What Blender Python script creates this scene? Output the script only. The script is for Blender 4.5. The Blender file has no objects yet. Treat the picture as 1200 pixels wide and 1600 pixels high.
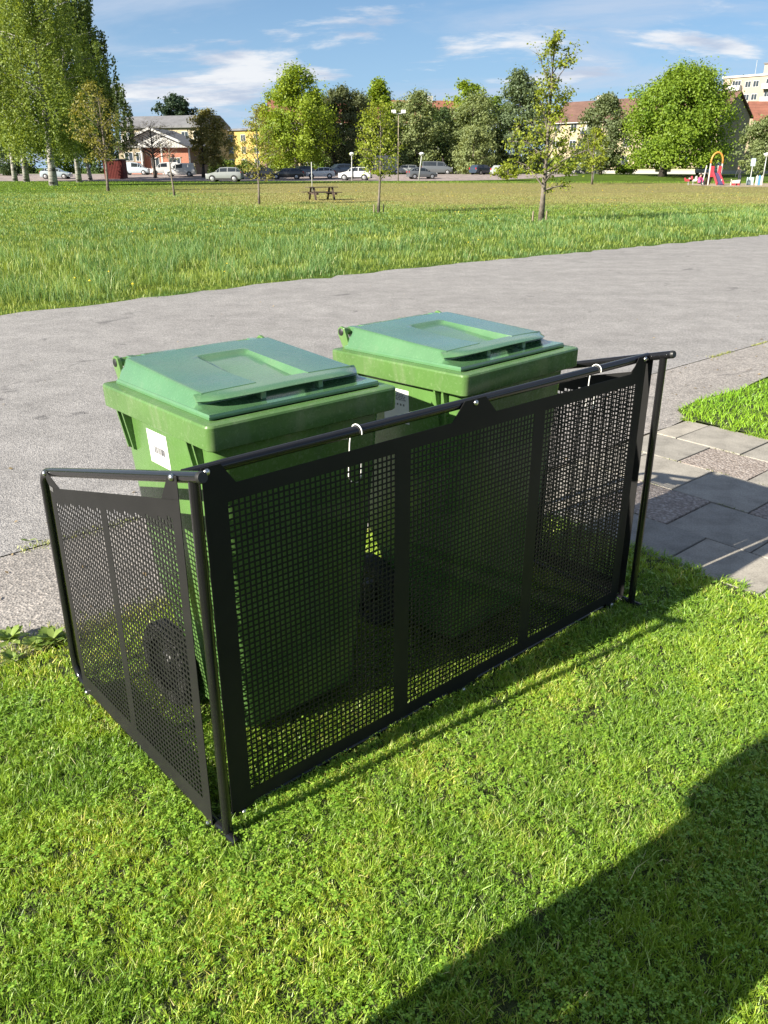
import bpy, bmesh, math, random
import numpy as np
from mathutils import Vector, Matrix

# ------------------------------------------------------------------ camera, sky, sun, exposure
sc = bpy.context.scene
COL = sc.collection
CAM_H = 1.6
PITCH = 0.39789
cam_d = bpy.data.cameras.new('camera'); cam = bpy.data.objects.new('camera', cam_d); COL.objects.link(cam)
cam.location = (0, 0, CAM_H); cam.rotation_euler = (math.pi/2 - PITCH, 0, 0)
cam_d.sensor_fit = 'HORIZONTAL'; cam_d.sensor_width = 36; cam_d.lens = 36*1280/1200
cam_d.clip_start = 0.05; cam_d.clip_end = 4000
sc.camera = cam

SHADOW = Vector((1.530, 1.108, -1.0))            # direction the sunlight travels
SUN_ELEV = math.atan2(1.0, math.hypot(1.530, 1.108))
SUN_AZ = math.atan2(-1.530, -1.108)              # bearing of the sun from +Y towards +X
sun_d = bpy.data.lights.new('sun', 'SUN'); sun = bpy.data.objects.new('sun', sun_d); COL.objects.link(sun)
sun_d.energy = 5.0; sun_d.angle = math.radians(0.53); sun_d.color = (1.0, 0.93, 0.80)
sun.rotation_euler = SHADOW.to_track_quat('-Z', 'Y').to_euler()

world = bpy.data.worlds.new('World'); sc.world = world; world.use_nodes = True
def build_sky():
    nt = world.node_tree; N = nt.nodes; L = nt.links
    for n in list(N): N.remove(n)
    out = N.new('ShaderNodeOutputWorld'); bg = N.new('ShaderNodeBackground'); bg.inputs['Strength'].default_value = 0.05
    sky = N.new('ShaderNodeTexSky'); sky.sky_type = 'NISHITA'; sky.sun_disc = False
    sky.sun_elevation = SUN_ELEV; sky.sun_rotation = SUN_AZ
    sky.air_density = 1.0; sky.dust_density = 0.15; sky.ozone_density = 1.2; sky.altitude = 50
    tc = N.new('ShaderNodeTexCoord')
    sep = N.new('ShaderNodeSeparateXYZ'); L.new(tc.outputs['Generated'], sep.inputs[0])
    def math_(op, a, b=None, clamp=False):
        m = N.new('ShaderNodeMath'); m.operation = op; m.use_clamp = clamp
        for i, v in enumerate((a, b)):
            if v is None: continue
            if isinstance(v, (int, float)): m.inputs[i].default_value = v
            else: L.new(v, m.inputs[i])
        return m.outputs[0]
    # a cloud layer seen from below: direction projected on a plane overhead
    zz = math_('ADD', math_('MAXIMUM', sep.outputs['Z'], 0.0), 0.13)
    px = math_('DIVIDE', sep.outputs['X'], zz); py = math_('DIVIDE', sep.outputs['Y'], zz)
    comb = N.new('ShaderNodeCombineXYZ'); L.new(px, comb.inputs[0]); L.new(py, comb.inputs[1])
    def noise(scale, detail, rough, off, sx=1.0, sy=1.0, dist=0.0):
        mp = N.new('ShaderNodeMapping'); mp.inputs['Location'].default_value = off; mp.inputs['Scale'].default_value = (sx, sy, 1)
        L.new(comb.outputs[0], mp.inputs[0])
        n = N.new('ShaderNodeTexNoise'); n.inputs['Scale'].default_value = scale; n.inputs['Detail'].default_value = detail
        n.inputs['Roughness'].default_value = rough; n.inputs['Distortion'].default_value = dist
        L.new(mp.outputs[0], n.inputs['Vector']); return n.outputs['Fac']
    def ramp(fac, a, b):
        r = N.new('ShaderNodeMapRange'); r.interpolation_type = 'SMOOTHSTEP'
        r.inputs['From Min'].default_value = a; r.inputs['From Max'].default_value = b
        L.new(fac, r.inputs['Value']); return r.outputs[0]
    low = N.new('ShaderNodeMapRange'); low.inputs['From Min'].default_value = 0.0; low.inputs['From Max'].default_value = 0.24; low.inputs['To Min'].default_value = 0.95; low.inputs['To Max'].default_value = 0.54; L.new(sep.outputs['Z'], low.inputs['Value'])
    wisps = math_('MULTIPLY', ramp(noise(0.55, 9, 0.62, (3.1, 7.7, 0), 1.0, 1.5, 0.6), 0.40, 0.66), low.outputs[0])
    puffs = ramp(noise(0.75, 10, 0.60, (8.2, 0.4, 0), 1.0, 1.45, 0.3), 0.515, 0.615)
    shade = ramp(noise(2.1, 6, 0.6, (5.0, 1.0, 0)), 0.35, 0.62)
    grey = N.new('ShaderNodeMix'); grey.data_type = 'RGBA'
    L.new(shade, grey.inputs['Factor'])
    grey.inputs['A'].default_value = (4.4, 5.0, 6.2, 1); grey.inputs['B'].default_value = (7.6, 7.7, 7.9, 1)
    m1 = N.new('ShaderNodeMix'); m1.data_type = 'RGBA'; L.new(wisps, m1.inputs['Factor'])
    tint = N.new('ShaderNodeMix'); tint.data_type = 'RGBA'; tint.blend_type = 'MULTIPLY'; tint.inputs['Factor'].default_value = 1.0
    L.new(sky.outputs[0], tint.inputs['A']); tint.inputs['B'].default_value = (0.43, 0.63, 0.85, 1)
    hz = N.new('ShaderNodeMapRange'); hz.inputs['From Min'].default_value = 0.0; hz.inputs['From Max'].default_value = 0.32; hz.inputs['To Min'].default_value = 1.0; hz.inputs['To Max'].default_value = 0.0
    L.new(sep.outputs['Z'], hz.inputs['Value'])
    haze = N.new('ShaderNodeMix'); haze.data_type = 'RGBA'; L.new(math_('MULTIPLY', math_('POWER', hz.outputs[0], 1.3), 0.85), haze.inputs['Factor'])
    L.new(tint.outputs['Result'], haze.inputs['A']); haze.inputs['B'].default_value = (3.6, 5.4, 7.7, 1)
    L.new(haze.outputs['Result'], m1.inputs['A']); m1.inputs['B'].default_value = (4.8, 5.6, 6.9, 1)
    m2 = N.new('ShaderNodeMix'); m2.data_type = 'RGBA'; L.new(math_('MULTIPLY', puffs, 0.9), m2.inputs['Factor'])
    L.new(m1.outputs['Result'], m2.inputs['A']); L.new(grey.outputs['Result'], m2.inputs['B'])
    L.new(m2.outputs['Result'], bg.inputs['Color']); L.new(bg.outputs[0], out.inputs[0])
build_sky()
vs = sc.view_settings
vs.view_transform = 'Standard'; vs.look = 'None'; vs.exposure = 1.3; vs.gamma = 1.0; vs.use_curve_mapping = False
sc.cycles.max_bounces = 8; sc.cycles.diffuse_bounces = 3; sc.cycles.glossy_bounces = 3
sc.cycles.transmission_bounces = 4; sc.cycles.transparent_max_bounces = 6
sc.cycles.use_denoising = True

# ------------------------------------------------------------------ helpers
rng = np.random.default_rng(7); random.seed(7)
CP, SP = math.cos(PITCH), math.sin(PITCH)
def terrain(Y):                                  # the field is level and rises a little towards the parking lot
    t = min(1.0, max(0.0, (Y-116)/24.0)); return 0.58*t*t*(3-2*t)
def spot(u, v, Y):                               # a sight line of the photograph followed out to the distance Y (metres)
    x = (u-600)/1280; y = (800-v)/1280
    t = Y/(CP+y*SP)
    return Vector((x*t, Y, CAM_H+t*(-SP+y*CP)))
def foot(u, Y):                                  # the place on the ground at distance Y below that sight line
    z = terrain(Y); d = Y*CP+(CAM_H-z)*SP
    return Vector(((u-600)/1280*d, Y, z))
def hgt(v, Y):                                   # height above the ground there
    return spot(600, v, Y).z-terrain(Y)
def pxm(n, Y):                                   # n pixels in metres at Y
    return n/1280*(Y*CP+0.6)

def tag(o, label=None, cat=None, group=None, kind=None):
    if label: o['label'] = label
    if cat: o['category'] = cat
    if group: o['group'] = group
    if kind: o['kind'] = kind
    return o
def link(o, parent=None):
    COL.objects.link(o)
    if parent is not None: o.parent = parent
    return o
def empty(name, loc=(0,0,0), rz=0.0):
    o = bpy.data.objects.new(name, None); o.location = loc; o.rotation_euler = (0,0,rz); o.empty_display_size = 0.2
    return link(o)
class MB:
    """collects simple shapes into one mesh"""
    def __init__(s): s.v = []; s.f = []; s.mi = []; s.cur = 0
    def add(s, vs_, fs):
        b = len(s.v); s.v += [tuple(p) for p in vs_]
        s.f += [tuple(b+i for i in f) for f in fs]; s.mi += [s.cur]*len(fs); return s
    def box(s, x0, x1, y0, y1, z0, z1):
        return s.add([(x0,y0,z0),(x1,y0,z0),(x1,y1,z0),(x0,y1,z0),(x0,y0,z1),(x1,y0,z1),(x1,y1,z1),(x0,y1,z1)],
                     [(0,3,2,1),(4,5,6,7),(0,1,5,4),(1,2,6,5),(2,3,7,6),(3,0,4,7)])
    def bar(s, p, q, w, h, up=(0,0,1)):
        p = Vector(p); q = Vector(q); d = (q-p).normalized(); u = Vector(up)
        if abs(d.dot(u)) > .98: u = Vector((1,0,0))
        r = d.cross(u).normalized(); u = r.cross(d)
        c = []
        for e in (p, q):
            for a, b in ((-1,-1),(1,-1),(1,1),(-1,1)): c.append(e+r*a*w/2+u*b*h/2)
        return s.add(c, [(0,1,2,3),(7,6,5,4),(0,4,5,1),(1,5,6,2),(2,6,7,3),(3,7,4,0)])
    def tube(s, pts, radii, n=8, cap=True):
        pts = [Vector(p) for p in pts]
        if isinstance(radii, (int, float)): radii = [radii]*len(pts)
        rings = []; prev = None
        for i, p in enumerate(pts):
            d = (pts[min(i+1, len(pts)-1)]-pts[max(i-1, 0)]).normalized()
            if prev is None:
                a = Vector((0,0,1)) if abs(d.z) < .9 else Vector((1,0,0)); r = d.cross(a).normalized()
            else:
                r = (prev-d*prev.dot(d)).normalized()
            prev = r; u = d.cross(r)
            rings.append([p+(r*math.cos(t)+u*math.sin(t))*radii[i] for t in [2*math.pi*k/n for k in range(n)]])
        vs_ = [q for R in rings for q in R]; fs = []
        for i in range(len(rings)-1):
            for k in range(n):
                a = i*n+k; b = i*n+(k+1) % n; fs.append((a, b, b+n, a+n))
        if cap: fs.append(tuple(range(n-1, -1, -1))); fs.append(tuple(range((len(rings)-1)*n, len(rings)*n)))
        return s.add(vs_, fs)
    def loft(s, rings, cap0=True, cap1=True):
        n = len(rings[0]); vs_ = [q for R in rings for q in R]; fs = []
        for i in range(len(rings)-1):
            for k in range(n):
                a = i*n+k; b = i*n+(k+1) % n; fs.append((a, b, b+n, a+n))
        if cap0: fs.append(tuple(range(n-1, -1, -1)))
        if cap1: fs.append(tuple(range((len(rings)-1)*n, len(rings)*n)))
        return s.add(vs_, fs)
    def ball(s, c, r, nu=8, nv=5, sz=1.0):
        rings = []
        for j in range(nv+1):
            t = math.pi*(j+.02)/(nv+.04); rings.append([(c[0]+r*math.sin(t)*math.cos(2*math.pi*k/nu), c[1]+r*math.sin(t)*math.sin(2*math.pi*k/nu), c[2]-r*sz*math.cos(t)) for k in range(nu)])
        return s.loft(rings)
    def prism(s, poly, axis, a, b):
        """extrude a 2-D polygon along axis from a to b"""
        def P(p, t): return {'x': (t,p[0],p[1]), 'y': (p[0],t,p[1]), 'z': (p[0],p[1],t)}[axis]
        return s.loft([[P(p, a) for p in poly], [P(p, b) for p in poly]])
    def mesh(s, name, smooth=False, fix=True):
        me = bpy.data.meshes.new(name); me.from_pydata(s.v, [], s.f)
        if any(s.mi): me.polygons.foreach_set('material_index', s.mi)
        if fix:
            bm = bmesh.new(); bm.from_mesh(me); bmesh.ops.recalc_face_normals(bm, faces=bm.faces); bm.to_mesh(me); bm.free()
        if smooth: me.polygons.foreach_set('use_smooth', [True]*len(me.polygons))
        me.update(); return me
    def build(s, name, mats, parent=None, smooth=False, bevel=0.0, seg=2, fix=True, auto=None):
        me = s.mesh(name, smooth, fix); o = bpy.data.objects.new(name, me); link(o, parent)
        for m in (mats if isinstance(mats, (list, tuple)) else [mats]): me.materials.append(m)
        if bevel:
            b = o.modifiers.new('bevel', 'BEVEL'); b.width = bevel; b.segments = seg; b.limit_method = 'ANGLE'; b.angle_limit = math.radians(35)
        if smooth and auto: me.set_sharp_from_angle(angle=math.radians(auto))
        return o
def tri_mesh(name, verts, tris, tint=None):
    me = bpy.data.meshes.new(name); nv, nt_ = len(verts), len(tris)
    me.vertices.add(nv); me.loops.add(nt_*3); me.polygons.add(nt_)
    me.vertices.foreach_set('co', np.ascontiguousarray(verts, dtype=np.float32).ravel())
    me.loops.foreach_set('vertex_index', np.ascontiguousarray(tris, dtype=np.int32).ravel())
    me.polygons.foreach_set('loop_start', np.arange(0, nt_*3, 3, dtype=np.int32))
    me.update(calc_edges=True)
    if tint is not None:
        a = me.attributes.new('tint', 'FLOAT_COLOR', 'POINT')
        c = np.ones((nv, 4), dtype=np.float32); c[:, :3] = tint; a.data.foreach_set('color', c.ravel())
    return me
def copy_tree(o, parent=None):
    c = o.copy(); COL.objects.link(c); c.parent = parent
    for ch in list(o.children): copy_tree(ch, c)
    return c

# ------------------------------------------------------------------ materials
def new_mat(name):
    m = bpy.data.materials.new(name); m.use_nodes = True; nt = m.node_tree
    return m, nt, nt.nodes, nt.links, nt.nodes['Principled BSDF']
def nnoise(N, L, scale, detail=4, rough=.55, coord='Object', dist=0, vec=None):
    if vec is None:
        tc = N.new('ShaderNodeTexCoord'); vec = tc.outputs[coord]
    n = N.new('ShaderNodeTexNoise'); n.inputs['Scale'].default_value = scale; n.inputs['Detail'].default_value = detail
    n.inputs['Roughness'].default_value = rough; n.inputs['Distortion'].default_value = dist
    L.new(vec, n.inputs['Vector']); return n.outputs['Fac']
def nramp(N, L, fac, stops):
    r = N.new('ShaderNodeValToRGB'); e = r.color_ramp.elements
    while len(e) < len(stops): e.new(0.5)
    for el, (p, c) in zip(e, stops): el.position = p; el.color = (*c, 1) if len(c) == 3 else c
    L.new(fac, r.inputs[0]); return r.outputs[0]
def nmix(N, L, fac, a, b, mode='MIX'):
    m = N.new('ShaderNodeMix'); m.data_type = 'RGBA'; m.blend_type = mode
    for key, v in (('Factor', fac), ('A', a), ('B', b)):
        if hasattr(v, 'is_output') or hasattr(v, 'links'): L.new(v, m.inputs[key])
        elif isinstance(v, (int, float)): m.inputs[key].default_value = v
        else: m.inputs[key].default_value = (*v, 1)
    return m.outputs['Result']
def nbump(N, L, b, height, strength=.3, dist=.01):
    n = N.new('ShaderNodeBump'); n.inputs['Strength'].default_value = strength; n.inputs['Distance'].default_value = dist
    L.new(height, n.inputs['Height']); L.new(n.outputs[0], b.inputs['Normal'])
def pm(name, col, rough=.6, var=.18, scale=6, bump=0, bscale=80, bdist=.004, metal=0, spec=.5, coord='Object', coat=0):
    m, nt, N, L, b = new_mat(name)
    lo = tuple(c*(1-var) for c in col); hi = tuple(min(1, c*(1+var)) for c in col)
    f = nnoise(N, L, scale, 6, .6, coord)
    L.new(nramp(N, L, f, [(.3, lo), (.7, hi)]), b.inputs['Base Color'])
    b.inputs['Roughness'].default_value = rough; b.inputs['Metallic'].default_value = metal
    b.inputs['Specular IOR Level'].default_value = spec
    if coat: b.inputs['Coat Weight'].default_value = coat; b.inputs['Coat Roughness'].default_value = .08
    if bump: nbump(N, L, b, nnoise(N, L, bscale, 3, .6, coord), bump, bdist)
    return m
def leaf_mat(name, trans=.45, rough=.55, gain=1.0, spec=.3):
    """leaf: its colour comes from the tint stored on each leaf; part of the light passes through"""
    m, nt, N, L, b = new_mat(name)
    at = N.new('ShaderNodeAttribute'); at.attribute_name = 'tint'
    c = nmix(N, L, 1.0, at.outputs['Color'], (gain, gain, gain), 'MULTIPLY')
    L.new(c, b.inputs['Base Color']); b.inputs['Roughness'].default_value = rough; b.inputs['Specular IOR Level'].default_value = spec
    t = N.new('ShaderNodeBsdfTranslucent'); L.new(nmix(N, L, 1.0, c, (1.25, 1.15, .55), 'MULTIPLY'), t.inputs['Color'])
    mx = N.new('ShaderNodeMixShader'); mx.inputs[0].default_value = trans
    L.new(b.outputs[0], mx.inputs[1]); L.new(t.outputs[0], mx.inputs[2])
    L.new(mx.outputs[0], N['Material Output'].inputs['Surface']); return m

def asphalt(name, a, b_, speck, cs=140):
    m, nt, N, L, b = new_mat(name)
    big = nnoise(N, L, .35, 5, .6); mid = nnoise(N, L, 3.0, 6, .65)
    base = nmix(N, L, big, a, b_)
    base = nmix(N, L, 1.0, base, nramp(N, L, mid, [(.3, (.82,.82,.82)), (.7, (1.12,1.12,1.12))]), 'MULTIPLY')
    tc = N.new('ShaderNodeTexCoord'); vo = N.new('ShaderNodeTexVoronoi'); vo.inputs['Scale'].default_value = cs
    mp = N.new('ShaderNodeMapping'); mp.inputs['Rotation'].default_value = (0,0,-.70); mp.inputs['Scale'].default_value = (.12,1.1,1); L.new(tc.outputs['Object'], mp.inputs[0])
    strk = nnoise(N, L, 1.3, 6, .6, vec=mp.outputs[0])
    base = nmix(N, L, 1.0, base, nramp(N, L, strk, [(.3, (.90,.90,.90)), (.55, (1.0,1.0,1.0)), (.75, (1.04,1.04,1.04))]), 'MULTIPLY')
    stain = nnoise(N, L, 1.7, 3, .5, dist=1.5)
    base = nmix(N, L, 1.0, base, nramp(N, L, stain, [(.27, (.60,.60,.61)), (.33, (1,1,1))]), 'MULTIPLY')
    L.new(tc.outputs['Object'], vo.inputs['Vector'])
    cell = N.new('ShaderNodeSeparateColor'); L.new(vo.outputs['Color'], cell.inputs[0])
    st = nramp(N, L, cell.outputs[0], [(0, (.58,.57,.57)), (.4, (.90,.89,.885)), (.8, (1.10,1.09,1.08)), (1, speck)])
    L.new(nmix(N, L, 1.0, base, st, 'MULTIPLY'), b.inputs['Base Color'])
    b.inputs['Roughness'].default_value = .85; b.inputs['Specular IOR Level'].default_value = .25
    nbump(N, L, b, vo.outputs['Distance'], .55, .006); return m
M = {}
M['road'] = asphalt('old_asphalt', (.272,.263,.257), (.342,.332,.323), (1.32,1.30,1.27), 120)
M['apron'] = asphalt('coarse_asphalt', (.295,.275,.258), (.36,.338,.315), (1.42,1.36,1.32), 95)
M['parking'] = asphalt('parking_asphalt', (.30,.255,.24), (.36,.305,.285), (1.15,1.12,1.1), 3)
M['kerb'] = pm('kerb_stone', (.36,.35,.33), .85, .2, 5, .3, 60)
M['sand'] = pm('play_sand', (.36,.29,.20), .95, .15, 2, .3, 30)
M['concrete'] = pm('slab_concrete', (.265,.25,.225), .85, .3, 7, .5, 220, .003)
def slab_mat(name, col, agg=None):
    m, nt, N, L, b = new_mat(name)
    oi = N.new('ShaderNodeObjectInfo'); tc = N.new('ShaderNodeTexCoord')
    f = nnoise(N, L, 6, 7, .65, vec=tc.outputs['Object']); g = nnoise(N, L, 120, 3, .6, vec=tc.outputs['Object'])
    base = nramp(N, L, f, [(.3, tuple(c*.66 for c in col)), (.5, col), (.68, tuple(c*1.22 for c in col))])
    base = nmix(N, L, 1.0, base, nramp(N, L, oi.outputs['Random'], [(0, (.82,.83,.84)), (1, (1.12,1.10,1.06))]), 'MULTIPLY')
    base = nmix(N, L, 1.0, base, nramp(N, L, g, [(.3, (.8,.8,.8)), (.7, (1.18,1.18,1.18))]), 'MULTIPLY')
    if agg:
        vo = N.new('ShaderNodeTexVoronoi'); vo.inputs['Scale'].default_value = 75; L.new(tc.outputs['Object'], vo.inputs['Vector'])
        s_ = N.new('ShaderNodeSeparateColor'); L.new(vo.outputs['Color'], s_.inputs[0])
        st = nramp(N, L, s_.outputs[0], [(0, agg[0]), (.4, agg[1]), (.75, agg[2]), (1, agg[3])])
        edge = nramp(N, L, vo.outputs['Distance'], [(.3, (1.05,1.05,1.05)), (.8, (.72,.70,.68))])
        base = nmix(N, L, 1.0, st, edge, 'MULTIPLY')
        inv = N.new('ShaderNodeMath'); inv.operation = 'SUBTRACT'; inv.inputs[0].default_value = 1; L.new(vo.outputs['Distance'], inv.inputs[1])
        nbump(N, L, b, inv.outputs[0], .8, .006)
    else:
        nbump(N, L, b, g, .35, .003)
    L.new(base, b.inputs['Base Color']); b.inputs['Roughness'].default_value = .85; b.inputs['Specular IOR Level'].default_value = .3
    return m
M['slab'] = slab_mat('grey_slab', (.325,.302,.265))
M['slab_agg'] = slab_mat('aggregate_slab', (.3,.25,.22), ((.24,.20,.175), (.31,.265,.235), (.36,.31,.275), (.43,.385,.35)))
M['joint'] = pm('joint_sand', (.10,.085,.06), .95, .3, 20)

# painted steel of the enclosure
M['tube'] = pm('black_gloss_tube', (.010,.010,.011), .16, .1, 30, spec=.5)
def panel_mat():
    m, nt, N, L, b = new_mat('black_powder_coat')
    f = nnoise(N, L, 9, 5, .6)
    L.new(nramp(N, L, f, [(.3, (.0130,.0130,.0130)), (.7, (.0175,.0173,.0172))]), b.inputs['Base Color'])
    b.inputs['Roughness'].default_value = .5; b.inputs['Specular IOR Level'].default_value = .16
    nbump(N, L, b, nnoise(N, L, 900, 2, .5), .12, .001); return m
M['panel'] = panel_mat()
M['bolt'] = pm('zinc_bolt', (.62,.62,.60), .3, .1, 40, metal=1)
M['white_wire'] = pm('white_coated_wire', (.80,.79,.75), .4, .04, 30)
M['sticker'] = pm('white_sticker', (.74,.74,.73), .5, .05, 30)
M['print'] = pm('dark_print', (.10,.10,.11), .6, .2, 200)
M['print_grey'] = pm('grey_print', (.20,.20,.21), .6, .2, 200)
def bin_mat(name, col, wear=1.0):
    m, nt, N, L, b = new_mat(name)
    f = nnoise(N, L, 4, 6, .62); g = nnoise(N, L, 85, 8, .75, dist=.6)
    base = nramp(N, L, f, [(.3, tuple(c*.80 for c in col)), (.7, tuple(c*1.12 for c in col))])
    # dust and dried water marks
    tcd = N.new('ShaderNodeTexCoord'); mpd = N.new('ShaderNodeMapping'); mpd.inputs['Scale'].default_value = (1.0, 1.0, .22); L.new(tcd.outputs['Object'], mpd.inputs[0])
    dust = nramp(N, L, nnoise(N, L, 11, 8, .72, vec=mpd.outputs[0], dist=.8), [(.50, (0,0,0)), (.74, (1,1,1))])
    sd_ = N.new('ShaderNodeSeparateColor'); L.new(dust, sd_.inputs[0]); kd = N.new('ShaderNodeMath'); kd.operation = 'MULTIPLY'; kd.inputs[1].default_value = .40*wear; L.new(sd_.outputs[0], kd.inputs[0])
    base = nmix(N, L, kd.outputs[0], base, (.22,.25,.16))
    geo = N.new('ShaderNodeNewGeometry')
    wearf = nramp(N, L, geo.outputs['Pointiness'], [(.54, (0,0,0)), (.66, (1,1,1))])
    scuff = nramp(N, L, g, [(.52, (0,0,0)), (.66, (1,1,1))])
    w = nmix(N, L, .5, nmix(N, L, 1.0, wearf, scuff, 'MULTIPLY'), nramp(N, L, g, [(.60, (0,0,0)), (.72, (1,1,1))]))
    sm = N.new('ShaderNodeSeparateColor'); L.new(w, sm.inputs[0])
    k = N.new('ShaderNodeMath'); k.operation = 'MULTIPLY'; k.inputs[1].default_value = .95*wear; L.new(sm.outputs[0], k.inputs[0])
    base = nmix(N, L, k.outputs[0], base, (.30,.40,.22))
    # scratches and scuffs
    tc = N.new('ShaderNodeTexCoord'); mp = N.new('ShaderNodeMapping'); mp.inputs['Scale'].default_value = (9, 3, 40); mp.inputs['Rotation'].default_value = (.4,.3,.8)
    L.new(tc.outputs['Object'], mp.inputs[0])
    sc_ = nnoise(N, L, 4, 6, .7, vec=mp.outputs[0])
    scr = nramp(N, L, sc_, [(.66, (0,0,0)), (.74, (1,1,1))])
    s2 = N.new('ShaderNodeSeparateColor'); L.new(scr, s2.inputs[0])
    k2 = N.new('ShaderNodeMath'); k2.operation = 'MULTIPLY'; k2.inputs[1].default_value = .40*wear; L.new(s2.outputs[0], k2.inputs[0])
    base = nmix(N, L, k2.outputs[0], base, (.26,.36,.20))
    L.new(base, b.inputs['Base Color'])
    L.new(nramp(N, L, g, [(.3, (.17,)*3), (.7, (.34,)*3)]), b.inputs['Roughness'])
    b.inputs['Specular IOR Level'].default_value = .55
    nbump(N, L, b, nnoise(N, L, 260, 3, .6), .05, .002); return m
M['bin'] = bin_mat('green_bin_plastic', (.098,.205,.052), .8)
M['lid'] = bin_mat('green_lid_plastic', (.086,.198,.086), .6)
M['bin_rim'] = bin_mat('green_rim_plastic', (.086,.175,.046), 1.0)
for _m in (M['lid'], M['bin']):
    _b = _m.node_tree.nodes['Principled BSDF']; _b.inputs['Coat Weight'].default_value = 1.0 if _m is M['lid'] else .2; _b.inputs['Coat Roughness'].default_value = .16
M['rubber'] = pm('black_rubber', (.022,.022,.022), .75, .25, 20, .3, 60)
M['black_plastic'] = pm('black_plastic', (.018,.018,.018), .45, .2, 20)

M['soil'] = pm('lawn_soil', (.050,.064,.017), .95, .45, 22, .8, 90, .03)
M['grass'] = leaf_mat('grass_blades', .28, .40, 1.8, .4)
M['meadow_grass'] = leaf_mat('meadow_blades', .4, .5, 1.5, .35)
M['flower'] = pm('dandelion_yellow', (.80,.55,.02), .7, .1, 10)
M['leaf'] = leaf_mat('tree_leaves', .42, .5, 1.75, .35)
M['weed'] = leaf_mat('weed_leaves', .35, .4, 1.5, .4)
M['bark'] = pm('grey_bark', (.16,.135,.11), .9, .4, 6, .6, 20, .03)
M['bark_dark'] = pm('dark_bark', (.055,.045,.038), .9, .35, 6, .6, 20, .03)
def birch_bark():
    m, nt, N, L, b = new_mat('birch_bark')
    tc = N.new('ShaderNodeTexCoord'); mp = N.new('ShaderNodeMapping'); mp.inputs['Scale'].default_value = (1, 1, 4.5)
    L.new(tc.outputs['Object'], mp.inputs[0]); f = nnoise(N, L, 1.1, 6, .7, vec=mp.outputs[0])
    L.new(nramp(N, L, f, [(.40, (.05,.045,.04)), (.50, (.36,.34,.31)), (.7, (.58,.56,.52))]), b.inputs['Base Color'])
    b.inputs['Roughness'].default_value = .85; return m
M['birch'] = birch_bark()

def ground_mat():
    """meadow soil and turf: green near the road, a worn mown belt of dry grass farther out"""
    m, nt, N, L, b = new_mat('meadow_turf')
    tc = N.new('ShaderNodeTexCoord'); sep = N.new('ShaderNodeSeparateXYZ'); L.new(tc.outputs['Object'], sep.inputs[0])
    n1 = nnoise(N, L, .045, 5, .6, vec=tc.outputs['Object']); n2 = nnoise(N, L, .8, 6, .65, vec=tc.outputs['Object']); n3 = nnoise(N, L, 6, 4, .7, vec=tc.outputs['Object'])
    def mth(op, a, b_):
        k = N.new('ShaderNodeMath'); k.operation = op
        for i, v in enumerate((a, b_)):
            if isinstance(v, (int, float)): k.inputs[i].default_value = v
            else: L.new(v, k.inputs[i])
        return k.outputs[0]
    y2 = mth('ADD', sep.outputs['Y'], mth('MULTIPLY', mth('SUBTRACT', n1, .5), 34))
    def belt(a, b0, c, d):
        r1 = N.new('ShaderNodeMapRange'); r1.interpolation_type = 'SMOOTHSTEP'; r1.inputs['From Min'].default_value = a; r1.inputs['From Max'].default_value = b0; L.new(y2, r1.inputs['Value'])
        r2 = N.new('ShaderNodeMapRange'); r2.interpolation_type = 'SMOOTHSTEP'; r2.inputs['From Min'].default_value = c; r2.inputs['From Max'].default_value = d
        r2.inputs['To Min'].default_value = 1; r2.inputs['To Max'].default_value = 0; L.new(y2, r2.inputs['Value'])
        return mth('MULTIPLY', r1.outputs[0], r2.outputs[0])
    xr = N.new('ShaderNodeMapRange'); xr.interpolation_type = 'SMOOTHSTEP'; xr.inputs['From Min'].default_value = -26; xr.inputs['From Max'].default_value = -8; L.new(sep.outputs['X'], xr.inputs['Value'])
    dry = mth('MULTIPLY', belt(34, 44, 96, 106), xr.outputs[0])
    dry = mth('MULTIPLY', dry, mth('ADD', .45, n2))
    green = nramp(N, L, n2, [(.25, (.040,.075,.010)), (.5, (.075,.125,.016)), (.75, (.115,.16,.025))])
    green = nmix(N, L, 1.0, green, nramp(N, L, n3, [(.3, (.7,.7,.7)), (.7, (1.25,1.25,1.2))]), 'MULTIPLY')
    tan = nramp(N, L, n3, [(.3, (.18,.175,.06)), (.55, (.27,.24,.095)), (.8, (.34,.29,.135))])
    L.new(nmix(N, L, dry, green, tan), b.inputs['Base Color']); b.inputs['Roughness'].default_value = .95; b.inputs['Specular IOR Level'].default_value = .1
    nbump(N, L, b, n3, .8, .12); return m
M['ground'] = ground_mat()

# buildings
def wall_mat(name, col, var=.08):
    return pm(name, col, .9, var, .35, .15, 12, .01)
M['w_cream'] = wall_mat('cream_render', (.40,.335,.22)); M['w_yellow'] = wall_mat('yellow_render', (.44,.31,.095))
M['w_peach'] = wall_mat('peach_render', (.38,.31,.24)); M['w_tan'] = wall_mat('tan_render', (.30,.255,.175))
M['w_white'] = wall_mat('white_board', (.50,.49,.47)); M['w_grey'] = wall_mat('grey_plinth', (.35,.34,.32))
def brick_mat():
    m, nt, N, L, b = new_mat('red_brick'); tc = N.new('ShaderNodeTexCoord'); br = N.new('ShaderNodeTexBrick')
    br.inputs['Scale'].default_value = 4; br.inputs['Color1'].default_value = (.34,.10,.055,1); br.inputs['Color2'].default_value = (.42,.15,.08,1); br.inputs['Mortar'].default_value = (.35,.30,.26,1)
    mp = N.new('ShaderNodeMapping'); mp.inputs['Rotation'].default_value = (math.pi/2,0,0); L.new(tc.outputs['Object'], mp.inputs[0]); L.new(mp.outputs[0], br.inputs['Vector']); L.new(br.outputs[0], b.inputs['Base Color'])
    b.inputs['Roughness'].default_value = .9; return m
M['brick'] = brick_mat()
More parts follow.
